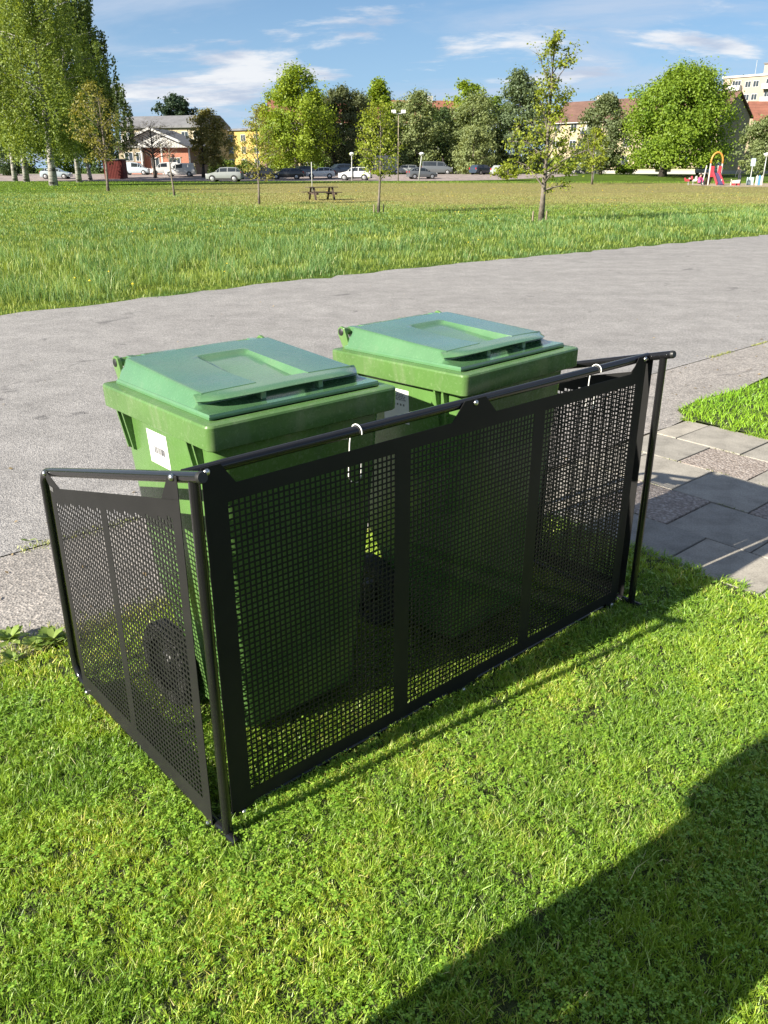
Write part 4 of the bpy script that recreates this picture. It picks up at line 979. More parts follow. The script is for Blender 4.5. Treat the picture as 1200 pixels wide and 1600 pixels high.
gw = MB(); gw.prism([(.02,-.4),(10.48,-.4),(10.48,9.18),(5.25,12.65),(.02,9.18)], 'x', L_+.002, L_+.03); gw.build('gable_wall', M['w_tan'], e)  # shade of the gable end put into this darker tan colour
# tower block at the right edge
a = foot(1110, 236); b = foot(1262, 218); L_ = (b-a).length
e, ro = flat_block('tower_block', 'tall peach apartment tower with white balconies at the right edge', a, ang(a, b), L_, 14, 22.0, 'w_peach', 'w_white')
k_ = MB(); k_.box(9.4, L_-.5, 1.5, 11, 22.46, 24.7); k_.build('roof_house', M['w_peach'], ro); k_ = MB(); k_.box(9.2, L_-.3, 1.2, 11.3, 24.703, 25.0); k_.build('roof_cap', M['r_grey'], ro)
k_ = MB(); k_.tube([(6.2,4,22.4),(6.2,4,26.0)], .05, 6); k_.build('antenna', M['pole_white'], ro)
for k in range(7):
    z = 1.9+2.95*k
    for i, x in enumerate((3.6, 6.6, 8.6, 12.2, 15.4, 17.4, 21.0)):
        if x >= L_-.8: continue
        if i in (0, 3, 6): balcony(e, x-1.5, 0, z-.5, 3.0); window(e, x, z-.4, 2.3, 2.1, 3)
        else: window(e, x, z, 1.5, 1.45, 2)
# small red roofed building at the right edge
a = foot(1168, 168); e, ro = gable_house('house', 'pale building with a bright red hipped roof at the right edge', a, -.10, 16, 10, 8.9, 3.4, 'w_cream', 'r_red')
for i in range(5): window(e, 2+i*3, 1.4, 1.3, 1.4); window(e, 2+i*3, 4.6, 1.3, 1.4)
# red roofed block behind the middle trees
a = foot(428, 196); b = foot(742, 204); L_ = (b-a).length
e, ro = gable_house('apartment_block', 'long cream apartments with red tiled roof behind the trees in the middle', a, ang(a, b), L_, 11, 10.2, 4.6, 'w_cream', 'r_red')
for k in range(3):
    for i in range(16):
        x = 1.8+i*(L_-3.6)/15
        if i % 5 == 2: balcony(e, x-1.5, 0, 1.4+3.0*k, 3.0); window(e, x, 1.5+3.0*k, 2.2, 1.9, 3)
        else: window(e, x, 1.9+3.0*k, 1.5, 1.4, 2)
for q in (.3, .78): c_ = MB(); c_.box(L_*q, L_*q+1.0, 5, 6.1, 13.2, 16.0); c_.build('chimney', M['w_white'], ro)
# yellow block
a = foot(338, 224); b = foot(452, 210); L_ = (b-a).length
e, ro = flat_block('apartment_block', 'yellow rendered apartment block with a flat grey roof left of centre', a, ang(a, b), L_, 11, 9.3, 'w_yellow', 'r_grey', .5)
for k in range(3):
    for i in range(6):
        x = 1.5+i*(L_-3.0)/5
        window(e, x, 1.5+2.7*k, 1.6, 1.5, 2)
        if i == 4: balcony(e, x-1.4, 0, 1.2+2.7*k, 2.8, mat='r_brown')
p_ = MB(); p_.box(-.05, 2.0, -.06, .02, -.4, 9.28); p_.build('corner_panel', M['w_peach'], e)
# grey roofed block behind the gabled house
a = foot(196, 196); b = foot(322, 190); L_ = (b-a).length
e, ro = flat_block('apartment_block', 'cream two storey block with dark grey roof behind the gabled house', a, ang(a, b), L_, 11, 8.8, 'w_cream', 'r_grey', .6)
rr_ = MB(); rr_.prism([(-.6,9.255),(11.6,9.255),(7,11.4),(4,11.4)], 'x', -.6, L_+.6); rr_.build('roof_pitch', M['r_grey'], ro)
for k in range(3):
    for i in range(7): window(e, 1.5+i*(L_-3)/6, 1.2+2.7*k, 1.7, 1.5, 2)
# gabled house, its white gable towards the camera
def gabled():
    Y = 150; a = foot(182, Y); b = foot(303, Y-1); L = (b-a).length; e = empty('gabled_house', a, ang(a, b)); tag(e, 'low brick house with a white boarded gable behind the white vans', 'building')
    H = 4.1; R = 2.7
    w = MB(); w.box(.8, L*.36, 0, 12, -.5, 1.9); w.build('brick_wall', M['brick'], e); w = MB(); w.box(.8, L*.36, .02, 12, 1.902, H); w.build('wall', M['w_tan'], e)
    w = MB(); w.box(L*.36+.01, L-.8, .9, 12, -.5, H); w.build('porch_wall', M['brick'], e)
    g = MB(); g.prism([(.3,H+.003),(L-.3,H+.003),(L/2,H+R)], 'y', -.06, 12); g.build('gable', M['w_white'], e)
    n = 26
    for i in range(n):
        x = .4+(L-.8)*i/n; hh = R*(1-abs((x+.25)-L/2)/(L/2))
        if hh > .15: p = MB(); p.box(x, x+(L-.8)/n*.72, -.10, -.062, H+.05, H+hh*.93); p.build('gable_board', M['frame_white'], e)
    s = R/(L/2); r_ = MB(); r_.prism([(-.7,H-.7*s+.30),(L/2,H+R+.30),(L+.7,H-.7*s+.30),(L+.7,H-.7*s+.06),(L/2,H+R+.06),(-.7,H-.7*s+.06)], 'y', -.9, 12.5); r_.build('roof', M['r_grey'], e)
    for q in (-1, 1):
        f = MB(); f.bar((L/2,-.95,H+R+.2), (L/2+q*(L/2+.7),-.95,H-.7*s+.2), .08, .34); f.build('fascia', M['frame_white'], e)
    for q in (.36,.62,.97): p = MB(); p.box(L*q-.12, L*q+.12, -.5, -.26, -.5, H-.02); p.build('porch_post', M['frame_white'], e)
    window(e, 2.5, 2.0, 1.5, 1.4); window(e, 4.3, 2.0, 1.2, 1.4); window(e, L*.5, 1.0, 1.4, 1.6, y=.9); window(e, L*.75, 1.0, 2.0, 1.6, 3, y=.9)
gabled()
# red shed
def shed():
    Y = 124; p0 = foot(164, Y); w = pxm(29, Y); h = hgt(250, Y); e = empty('red_shed', p0, .02); tag(e, 'small dark red wooden shed left of the parked white vans', 'shed')
    b = MB(); b.box(0, w, 0, w*.9, -.1, h); b.build('wall', M['shed_red'], e)
    n = 12
    for i in range(n): q = MB(); q.box(w*i/n+.02, w*(i+.75)/n, -.035, -.003, 0, h-.06); q.build('board', M['shed_red'], e)
    r_ = MB(); r_.box(-.15, w+.15, -.2, w*.9+.15, h+.003, h+.14); r_.build('roof', M['r_grey'], e)
shed()

# ------------------------------------------------------------------ vehicles
CARS = {   # (x/length, top z, belt z, half width at belt, half width at roof) from nose to tail
 'hatch': dict(L=4.1, W=.88, st=[(0,.60,.60,.70,.60),(.03,.74,.74,.80,.70),(.16,.88,.88,.86,.76),(.27,.97,.96,.87,.78),(.43,1.42,.98,.88,.64),(.62,1.47,1.00,.88,.64),(.82,1.42,1.02,.87,.62),(.95,1.04,1.02,.84,.66),(.99,.86,.86,.80,.66),(1,.60,.60,.74,.62)], cab=(3,7), wh=(.19,.81), r=.32),
 'suv': dict(L=4.4, W=.92, st=[(0,.70,.70,.74,.64),(.03,.88,.88,.84,.74),(.18,1.02,1.02,.90,.80),(.26,1.10,1.09,.91,.82),(.40,1.60,1.10,.92,.68),(.62,1.66,1.12,.92,.68),(.86,1.62,1.14,.91,.66),(.97,1.16,1.14,.87,.70),(.99,.95,.95,.84,.70),(1,.66,.66,.78,.64)], cab=(3,7), wh=(.19,.80), r=.36),
 'estate': dict(L=4.6, W=.90, st=[(0,.58,.58,.70,.60),(.03,.72,.72,.82,.72),(.18,.88,.88,.87,.78),(.27,.95,.94,.88,.78),(.40,1.42,.96,.88,.64),(.60,1.46,.98,.88,.64),(.88,1.42,1.0,.88,.63),(.97,1.02,1.0,.85,.68),(.99,.82,.82,.82,.68),(1,.58,.58,.76,.62)], cab=(3,7), wh=(.18,.79), r=.32),
 'van': dict(L=4.4, W=.92, st=[(0,.66,.66,.74,.64),(.03,.86,.86,.86,.76),(.14,1.02,1.02,.90,.82),(.22,1.10,1.08,.91,.84),(.36,1.72,1.10,.92,.74),(.60,1.82,1.12,.92,.76),(.96,1.82,1.14,.92,.77),(.99,1.16,1.14,.90,.80),(.995,.95,.95,.88,.80),(1,.62,.62,.84,.76)], cab=(3,7), wh=(.17,.80), r=.32),
 'big_van': dict(L=5.2, W=1.0, st=[(0,.74,.74,.84,.74),(.03,.98,.98,.94,.84),(.11,1.14,1.14,.98,.90),(.16,1.24,1.22,.99,.92),(.28,1.92,1.24,1.0,.84),(.50,2.02,1.26,1.0,.86),(.97,2.02,1.28,1.0,.88),(.99,1.30,1.28,.99,.90),(.995,1.0,1.0,.98,.90),(1,.62,.62,.94,.86)], cab=(3,7), wh=(.16,.80), r=.34),
}
def make_car(kind, col, label, u, Y, rz, side_glass=2, trim=False, group='cars on the parking lot', name='parked_car', cat='car'):
    D = CARS[kind]; L = D['L']; e = empty(name, foot(u, Y)+Vector((0,0,.006)), rz); tag(e, label, cat, group)
    rings = []
    for f, zt, zb, wb, wr in D['st']:
        x = (f-.5)*L; z0 = .24 if .04 < f < .97 else .34
        rings.append([(x,-wb*.90,z0),(x,-wb,z0+.16),(x,-wb*1.0,(z0+zb)/2+.08),(x,-wb*.985,zb),(x,-(wr+(wb-wr)*.10),zb+(zt-zb)*.88),(x,-wr*.86,zt),(x,wr*.86,zt),(x,wr+(wb-wr)*.10,zb+(zt-zb)*.88),(x,wb*.985,zb),(x,wb,(z0+zb)/2+.08),(x,wb,z0+.16),(x,wb*.90,z0)])
    b = MB(); b.loft(rings); body = b.build('body', paint(col), e, smooth=True, auto=35)
    a0, a1 = D['cab']
    def pane(nm, pts, out=.012):
        P = [Vector(p) for p in pts]; c = sum(P, Vector())/len(P); n = (P[1]-P[0]).cross(P[2]-P[0]).normalized()
        if n.dot(c-Vector((0,0,.8))) < 0: n = -n
        Q = [c+(p-c)*.90+n*out for p in P]; Q2 = [q-n*.03 for q in Q]; m_ = MB(); m_.loft([Q2, Q]); m_.build(nm, M['car_glass'], e)
    R = rings
    pane('windscreen', [R[a0][3], R[a0][8], R[a0+1][7], R[a0+1][4]])
    pane('rear_window', [R[a1-1][4], R[a1-1][7], R[a1][8], R[a1][3]])
    n = a1-a0
    for s_, (lo, hi) in ((-1, (3, 4)), (1, (8, 7))):
        for i in range(a0, a1):
            if side_glass == 1 and i > a0+1: continue
            if i == a0: pane('side_window', [R[i][lo], R[i+1][lo], R[i+1][hi]])
            elif i == a1-1: pane('side_window', [R[i][lo], R[i+1][lo], R[i][hi]])
            else: pane('side_window', [R[i][lo], R[i+1][lo], R[i+1][hi], R[i][hi]])
    for f in D['wh']:
        for s_ in (-1, 1):
            x = (f-.5)*L; r = D['r']; wb = D['W']
            ar = MB(); ar.tube([(x,s_*(wb-.10),r+.01),(x,s_*(wb+.006),r+.01)], r*1.16, 18); ar.build('wheel_arch', M['car_trim'], e, smooth=True, auto=40)
            t = MB(); t.tube([(x,s_*(wb-.20),r),(x,s_*(wb-.005),r),(x,s_*(wb+.018),r)], [r,r,r*.94], 18); to = t.build('wheel', M['tyre'], e, smooth=True, auto=40)
            h = MB(); h.tube([(x,s_*(wb+.012),r),(x,s_*(wb+.026),r)], [r*.68,r*.56], 12); h.build('rim', M['alloy'], to, smooth=True, auto=40)
    zf = D['st'][2][1]
    for s_ in (-1, 1):
        h = MB(); h.box(-L/2+.02, -L/2+.16, s_*.62-.16, s_*.62+.16, zf-.24, zf-.10); h.build('headlight', M['headlamp'], e, bevel=.02)
        h = MB(); h.box(L/2-.10, L/2-.005, s_*.66-.09, s_*.66+.09, zf-.10, zf+.14); h.build('tail_light', M['taillamp'], e, bevel=.02)
    for x0, x1 in ((-L/2-.015, -L/2+.20), (L/2-.20, L/2+.015)):
        h = MB(); h.box(x0, x1, -.70, .70, .26, .48); h.build('bumper', M['car_trim'] if trim else paint(col), e, bevel=.03)
    if trim: h = MB(); h.box(-L*.30, L*.28, -D['W']-.012, D['W']+.012, .24, .44); h.build('sill_trim', M['car_trim'], e, bevel=.02)
    for s_ in (-1, 1):
        h = MB(); x = (D['st'][a0][0]+.05-.5)*L; h.box(x, x+.12, s_*(D['W']+.01)-.07, s_*(D['W']+.01)+.07, D['st'][a0][2]+.04, D['st'][a0][2]+.20); h.build('mirror', paint(col), e, bevel=.02)
    return e
WHT = (.62,.62,.61); SIL = (.26,.275,.275); DRK = (.03,.03,.033); GRY = (.10,.11,.12); BLU = (.03,.045,.07)
make_car('hatch', WHT, 'white hatchback parked left of the white crossover', 501, 125, .06)
make_car('suv', WHT, 'white crossover with black lower trim beside the lamp post', 555, 119, -.10, trim=True)
make_car('suv', SIL, 'silver estate with dark sills at the left end of the parked row', 352, 108, -.06, trim=True)
make_car('estate', DRK, 'black estate car left of the white hatchback', 449, 123, .03)
make_car('hatch', BLU, 'dark blue car half hidden behind the black estate car', 470, 131, .5)
make_car('hatch', DRK, 'black car behind the slender sparse young tree', 408, 124, .12)
make_car('suv', BLU, 'dark car between the two white cars, half hidden', 530, 134, .5)
make_car('hatch', GRY, 'dark grey hatchback parked alone beside the leaning lamp post', 659, 124, math.pi+.25)
make_car('big_van', GRY, 'dark grey panel van behind the dark grey hatchback', 683, 150, math.pi-.1, 2, cat='van', name='parked_van')
make_car('estate', SIL, 'silver grey car between the white trailer and the grey van', 633, 148, .08)
make_car('estate', BLU, 'dark blue estate car seen from behind in front of the pale bush', 753, 141, math.pi+.75)
make_car('estate', SIL, 'silver estate car seen from behind at the right end of the lot', 787, 134, math.pi+.75)
make_car('van', (.40,.46,.51), 'pale blue white small van right of the red shed', 213, 138, math.pi-.04, 1, cat='van', name='parked_van')
make_car('van', WHT, 'white van nearest the bare tree, its nose to the left', 283, 131, .08, 1, cat='van', name='parked_van')
make_car('van', WHT, 'white van half hidden behind the bare tree trunk', 258, 137, .25, 1, cat='van', name='parked_van')
make_car('hatch', (.33,.39,.43), 'pale silver car parked behind the birch trunks', 89, 124, math.pi+.05)
make_car('van', WHT, 'white van behind the maple next to the playground slide', 1106, 140, .5, 1, cat='van', name='parked_van')
def trailer():
    Y = 152; e = empty('box_trailer', foot(602, Y), .12); tag(e, 'white box trailer parked under the trees left of the floodlight pole', 'trailer')
    w = pxm(37, Y); h = hgt(243, Y)
    b = MB(); b.box(-w/2, w/2, -1.1, 1.1, .62, h); b.build('box', M['w_white'], e, bevel=.04)
    for x in (-w/2+.03, w/2-.03):
        for y in (-1.115,): q = MB(); q.box(x-.05, x+.05, y-.02, y+.012, .60, h-.02); q.build('corner_strip', M['metal_grey'], e)
    q = MB(); q.box(-w/2, w/2, -1.0, 1.0, .48, .617); q.build('chassis', M['car_trim'], e)
    for x in (-.5, .5):
        for s_ in (-1, 1): t = MB(); t.tube([(x,s_*.86,.36),(x,s_*1.08,.36)], .36, 16); t.build('wheel', M['tyre'], e, smooth=True, auto=40)
    q = MB(); q.bar((w/2,0,.55),(w/2+1.3,0,.5), .1, .1); q.build('drawbar', M['metal_grey'], e)
trailer()

# ------------------------------------------------------------------ lamps, poles, table
def lamp_post(u, Y, vt, label, kind='globe', lean=0.0, mat='pole_white'):
    e = empty('lamp_post', foot(u, Y)); tag(e, label, 'lamp post', 'lamp posts by the parking lot'); h = hgt(vt, Y)
    p = MB(); p.tube([(0,0,-.05),(lean*.5,0,h*.5),(lean,0,h-.25)], ([.075,.06,.05] if kind != 'none' else [.032,.03,.028]), 8); p.build('pole', M[mat], e, smooth=True)
    if kind == 'globe':
        g = MB(); g.loft([[(lean+r_*math.cos(t), r_*math.sin(t), z) for t in np.linspace(0, 2*math.pi, 13)[:-1]] for r_, z in ((.10,h-.28),(.22,h-.20),(.36,h-.02),(.34,h+.06),(.12,h+.16),(.02,h+.18))]); g.build('lamp_head', M['lamp_globe'], e, smooth=True, auto=50)
    elif kind == 'flood':
        b = MB(); b.box(-.75, .75, -.05, .05, h-.36, h-.26); b.build('cross_arm', M['metal_grey'], e)
        for x in (-.6, .6): f = MB(); f.box(x-.28, x+.28, -.32, -.06, h-.30, h+.08); f.build('floodlight', M['lamp_globe'], e, bevel=.04)
    elif kind == 'sign':
        b = MB(); b.box(-.28, .28, -.03, .03, h-.5, h+.1); b.build('sign_plate', M['pole_white'], e, bevel=.02)
    return e
lamp_post(550, 118, 240, 'white lamp post with a wide opal head by the white crossover')
lamp_post(654, 116, 240, 'slightly leaning lamp post by the dark grey hatchback', lean=.35)
lamp_post(622, 112, 173, 'tall wooden pole with two floodlights beside the willow', 'flood', mat='wood_pole')
lamp_post(488, 62, 247, 'thin plain white pole behind the picnic table', 'none')
lamp_post(927, 118, 211, 'thin pale pole beside the small young tree', 'none', mat='pole_white')
lamp_post(1191, 99, 241, 'pale lamp pole at the right edge in front of the grey green tree', 'globe', mat='metal_grey')
def picnic_table():
    Y = 47.5; e = empty('picnic_table', foot(503, Y), .42); e.scale = (.88,.88,.88); tag(e, 'dark wooden picnic table with benches out on the field', 'picnic table')
    for i in range(5): b = MB(); b.box(-.95, .95, -.38+i*.155, -.38+i*.155+.14, .70, .74); b.build('table_board', M['table_wood'], e, bevel=.006)
    for s_ in (-1, 1):
        for k in range(2): b = MB(); y = s_*(.72+.15*k); b.box(-1.0, 1.0, y-.065, y+.065, .41, .45); b.build('bench_board', M['table_wood'], e, bevel=.006)
    for x in (-.6, .6):
        for s_ in (-1, 1): b = MB(); b.bar((x, s_*.24, .697), (x, s_*.62, -.02), .05, .12, up=(1,0,0)); b.build('leg', M['table_wood'], e)
        b = MB(); b.box(x+.03, x+.07, -.92, .92, .30, .407); b.build('bench_bearer', M['table_wood'], e)
picnic_table()
def stake(u, Y, label):
    e = empty('tree_stake', foot(u, Y)); tag(e, label, 'stake', 'short stakes around the young trees')
    b = MB(); b.tube([(0,0,-.05),(.01,0,.30)], [.03,.026], 6); b.build('stake', M['wood_pole'], e)
stake(584, 33.4, 'short wooden stake left of the young tree by the picnic table'); stake(599, 33.6, 'short wooden stake right of the young tree by the picnic table')
stake(832, 28.4, 'short wooden stake left of the largest young tree'); stake(853, 28.6, 'short wooden stake right of the largest young tree')

# ------------------------------------------------------------------ people
def figure(name, label, loc, rz, joints, edges, radii, zones, group=None, scale=1.0, parts=None):
    """one continuous skinned body; zones(co) gives the material of each face"""
    e = empty(name, loc, rz); tag(e, label, 'person', group)
    me = bpy.data.meshes.new('skeleton'); me.from_pydata([Vector(j)*scale for j in joints], edges, []); o = bpy.data.objects.new('body', me); link(o)
    o.modifiers.new('skin', 'SKIN')
    for i, v in enumerate(me.skin_vertices[0].data): v.radius = (radii[i][0]*scale, radii[i][1]*scale); v.use_root = (i == 0)
    sb = o.modifiers.new('sub', 'SUBSURF'); sb.levels = 2; sb.render_levels = 2
    dg = bpy.context.evaluated_depsgraph_get(); new = bpy.data.meshes.new_from_object(o.evaluated_get(dg)); bpy.data.objects.remove(o)
    b = link(bpy.data.objects.new('body', new), e); new.materials.clear()
    mats = parts or ['p_skin', 'p_top', 'p_legs', 'p_shoe']
    for m_ in mats: new.materials.append(M[m_])
    new.polygons.foreach_set('material_index', [zones(p.center/scale) for p in new.polygons]); new.polygons.foreach_set('use_smooth', [True]*len(new.polygons))
    return e
M['p_skin'] = pm('skin', (.46,.29,.20), .55, .08, 10); M['p_top'] = pm('dark_jacket', (.030,.034,.036), .8, .2, 10); M['p_legs'] = pm('dark_trousers', (.03,.035,.05), .85, .2, 10)
M['p_shoe'] = pm('dark_shoes', (.03,.03,.03), .6, .1, 10); M['p_pink'] = pm('pink_jacket', (.62,.08,.25), .75, .1, 10); M['p_hair'] = pm('dark_hair', (.05,.03,.02), .6, .2, 30); M['p_light'] = pm('light_cloth', (.55,.50,.45), .8, .1, 10)
# standing figure: pelvis, spine, chest, neck, head ... arms ... legs
def standing(arm_r, arm_l, bend=0.0):
    J = [(0,0,.95),(0,-.01-bend*.3,1.12),(0,0-bend*.7,1.36),(0,.0-bend,1.50),(0,-.025-bend*1.15,1.585),(0,-.02-bend*1.3,1.69)]
    R = [(.15,.11),(.14,.105),(.165,.11),(.055,.06),(.085,.105),(.092,.115)]
    E_ = [(0,1),(1,2),(2,3),(3,4),(4,5)]
    for s_, arm in ((-1, arm_r), (1, arm_l)):
        b = len(J); J += [(s_*.19,-bend*.7,1.42)]+[tuple(p) for p in arm]; R += [(.072,.075),(.052,.055),(.036,.038),(.030,.042),(.012,.03)]; E_ += [(2,b),(b,b+1),(b+1,b+2),(b+2,b+3),(b+3,b+4)]
        b = len(J); J += [(s_*.10,0,.88),(s_*.115,-.02,.50),(s_*.12,.03,.10),(s_*.125,-.02,.05),(s_*.13,-.15,.035)]; R += [(.095,.10),(.065,.07),(.045,.05),(.045,.045),(.04,.03)]; E_ += [(0,b),(b,b+1),(b+1,b+2),(b+2,b+3),(b+3,b+4)]
    return J, E_, R
def zone(c): return 3 if c.z < .10 else 2 if c.z < .93 else (1 if c.z < 1.49 else 0)
# companion standing beside the photographer, holding a phone; outside the frame, the shadow on the lawn is theirs
J, E_, R_ = standing([(-.195,.02,1.17),(-.20,-.16,1.02),(-.15,-.24,1.02),(-.11,-.29,1.03)], [(.195,.02,1.17),(.20,-.16,1.02),(.15,-.24,1.02),(.11,-.29,1.03)])
R_ = [(a_*1.18, b_*1.18) for a_, b_ in R_]; R_[0] = (.21,.15); R_[1] = (.21,.15); R_[2] = (.20,.145)
for i_ in (11, 12, 21, 22): R_[i_] = (.165,.12)
for i_ in (13, 23): R_[i_] = (.11,.09)
companion = figure('person', 'person in a dark coat standing left of the viewpoint, casting the lawn shadow', (-.69, .375, .006), math.radians(125.8), J, E_, R_, zone)
h_ = MB(); h_.ball((0,.034,1.690), .102, 14, 9, 1.02); h_.build('hair', M['p_hair'], companion, smooth=True)
h_ = MB(); h_.ball((0,-.118,1.615), .016, 8, 6, 1.5); h_.build('nose', M['p_skin'], companion, smooth=True)
for q_ in (-1, 1):
    h_ = MB(); h_.ball((q_*.032,-.100,1.645), .010, 8, 6); h_.build('eye', M['p_hair'], companion, smooth=True)
    h_ = MB(); h_.ball((q_*.084,.005,1.63), .020, 8, 6, 1.5); h_.build('ear', M['p_skin'], companion, smooth=True)
h_ = MB(); h_.box(-.075,.075,-.325,-.315,1.00,1.08); h_.build('held_phone', M['black_plastic'], companion, bevel=.004)

# playground
def playground():
    Y = 88
    e = empty('slide_tower', foot(1115, Y), .05); tag(e, 'playground slide tower with an orange arch and red side panels', 'slide tower')
    M['p_orange'] = pm('orange_tube', (.62,.26,.05), .4, .1, 5); M['p_red'] = pm('red_panel', (.50,.05,.07), .5, .1, 5); M['p_navy'] = pm('navy_chute', (.07,.06,.14), .35, .1, 5); M['p_pale'] = pm('pale_post', (.55,.52,.47), .6, .1, 5)
    w = pxm(9.2, Y); h = hgt(238, Y); hp = hgt(262, Y)
    for s_ in (-1, 1):
        p = MB(); p.tube([(s_*w,0,-.05),(s_*w,0,hp+.4)], .07, 8); p.build('post', M['p_pale'], e, smooth=True, auto=40)
        p = MB(); p.tube([(s_*w*1.35,.9,-.05),(s_*w,.9,hp+.2)], .06, 8); p.build('post', M['p_pale'], e, smooth=True, auto=40)
        p = MB(); p.box(s_*w*.62-.17, s_*w*.62+.17, -.09, -.03, .75, hp+.15); p.build('side_panel', M['p_red'], e, bevel=.01)
        p = MB(); p.bar((s_*.30,-.1,1.20),(s_*.34,-1.55,.10), .05, .26); p.build('slide_side', M['p_red'], e)
    a_ = MB(); n = 14; a_.tube([(-w,0,hp+.38)]+[(-w*math.cos(math.pi*k/n), 0, hp+.4+(h-hp-.4)*math.sin(math.pi*k/n)**.8) for k in range(1, n)]+[(w,0,hp+.38)], .085, 8); a_.build('arch', M['p_orange'], e, smooth=True)
    c = MB(); c.bar((0,-.05,1.12),(0,-1.6,.06), .54, .05); c.build('slide_chute', M['p_navy'], e)
    d = MB(); d.box(-w, w, 0, .9, 1.05, 1.14); d.build('deck', M['table_wood'], e)
    l = MB(); l.bar((.0,.95,1.06),(.0,1.75,0), .6, .06); l.build('climbing_ramp', M['table_wood'], e)
    # spring riders, signs, climbing frame
    for u, col, lab in ((1075,'p_red','red spring rider at the left end of the sand'),(1082,'p_pale','pale spring rider next to the red one')):
        s = empty('spring_rider', foot(u, 86)); tag(s, lab, 'spring rider', 'spring riders on the playground')
        q = MB(); q.tube([(.07*math.cos(t*3), .07*math.sin(t*3), .02+t*.04) for t in np.linspace(0, 8, 30)], .014, 5); q.build('spring', M['metal_grey'], s)
        q = MB(); q.prism([(-.35,.36),(.30,.36),(.42,.50),(.34,.86),(.20,.84),(.14,.58),(-.22,.56),(-.38,.72),(-.46,.66)], 'y', -.04, .04); q.build('seat_board', M[col], s, bevel=.015)
        q = MB(); q.tube([(.24,-.2,.72),(.24,.2,.72)], .018, 6); q.build('handle', M['metal_grey'], s)
    s = empty('balance_bench', foot(1134, 87), .1); tag(s, 'low pale climbing frame right of the slide tower', 'climbing frame')
    for x in (-.5, .5): q = MB(); q.tube([(x,0,-.05),(x,0,.55)], .05, 6); q.build('post', M['p_pale'], s)
    q = MB(); q.tube([(-.7,0,.40),(.7,0,.40)], .05, 6); q.build('beam', M['table_wood'], s)
    s = empty('information_sign', foot(1171, 88)); tag(s, 'pale blue information sign on a post on the playground', 'sign')
    M['p_blue'] = pm('pale_blue_sheet', (.48,.60,.64), .5, .06, 5); M['p_blue2'] = pm('blue_sheet', (.10,.28,.45), .5, .06, 5)
    q = MB(); q.tube([(0,0,-.05),(0,0,2.4)], .05, 6); q.build('post', M['metal_grey'], s); q = MB(); q.box(-.22, .22, -.07, -.045, 1.75, 2.45); q.build('sign_plate', M['p_blue'], s); q = MB(); q.box(-.26,.26,-.25,.25,0,.72); q.build('base_box', M['p_blue'], s, bevel=.02)
    s = empty('play_panel', foot(1185, 87)); tag(s, 'small blue and white play panel at the right edge of the sand', 'play panel')
    for x, c in ((-.24,'p_pale'),(.0,'p_blue2'),(.24,'p_pale')): q = MB(); q.prism([(x-.11,0),(x+.11,0),(x+.11,.80),(x,.94),(x-.11,.80)], 'y', -.03, .03); q.build('panel_board', M[c], s)
    # child in pink sitting on the sand edge, adult bending over a toy
    J = [(0,0,.20),(0,-.02,.34),(0,-.04,.48),(0,-.05,.57),(0,-.07,.66),(0,-.07,.76)]; R = [(.14,.12),(.13,.11),(.14,.10),(.05,.05),(.085,.09),(.07,.08)]; E2 = [(0,1),(1,2),(2,3),(3,4),(4,5)]
    for s_ in (-1, 1):
        b = len(J); J += [(s_*.14,-.06,.50),(s_*.19,-.14,.36),(s_*.12,-.26,.30),(s_*.10,-.31,.29)]; R += [(.055,.055),(.04,.04),(.03,.03),(.02,.028)]; E2 += [(2,b),(b,b+1),(b+1,b+2),(b+2,b+3)]
        b = len(J); J += [(s_*.09,-.04,.18),(s_*.13,-.30,.30),(s_*.12,-.34,.07),(s_*.12,-.42,.04)]; R += [(.085,.08),(.055,.055),(.04,.04),(.04,.03)]; E2 += [(0,b),(b,b+1),(b+1,b+2),(b+2,b+3)]
    ch = figure('person', 'child in a pink jacket crouching on the playground sand', foot(1092, 86)+Vector((0,0,.004)), .5, J, E2, R, lambda c: (0 if c.z > .57 else 1 if (c.z > .19 and c.y > -.24) else 2), 'people on the playground', 1.35, ['p_skin','p_pink','p_legs'])
    q = MB(); q.ball((0,-.075,.995), .13, 10, 6); q.build('hair', M['p_hair'], ch, smooth=True)
    J, E3, R = standing([(-.22,-.42,1.10),(-.16,-.56,.92),(-.15,-.60,.84),(-.14,-.62,.78)], [(.22,-.42,1.12),(.16,-.56,.95),(.15,-.60,.87),(.14,-.62,.80)], bend=.38)
    ad = figure('person', 'adult in a dark jacket bending forward on the playground', foot(1154, 87)+Vector((0,0,.004)), -.9, J, E3, R, zone, 'people on the playground', .96)
    q = MB(); q.ball((0,-.465,1.70), .098, 10, 6); q.build('hair', M['p_hair'], ad, smooth=True)
    s = empty('toy_cart', foot(1149, 86.2)); tag(s, 'small pale toy cart in front of the bending adult', 'toy cart')
    q = MB(); q.prism([(-.30,.18),(.30,.18),(.38,.52),(-.36,.44)], 'y', -.2, .2); q.build('tub', M['p_light'], s, bevel=.03)
    for x in (-.2, .2):
        for y in (-.22, .22): q = MB(); q.tube([(x,y-.02,.1),(x,y+.02,.1)], .1, 12); q.build('wheel', M['p_red'], s)
playground()

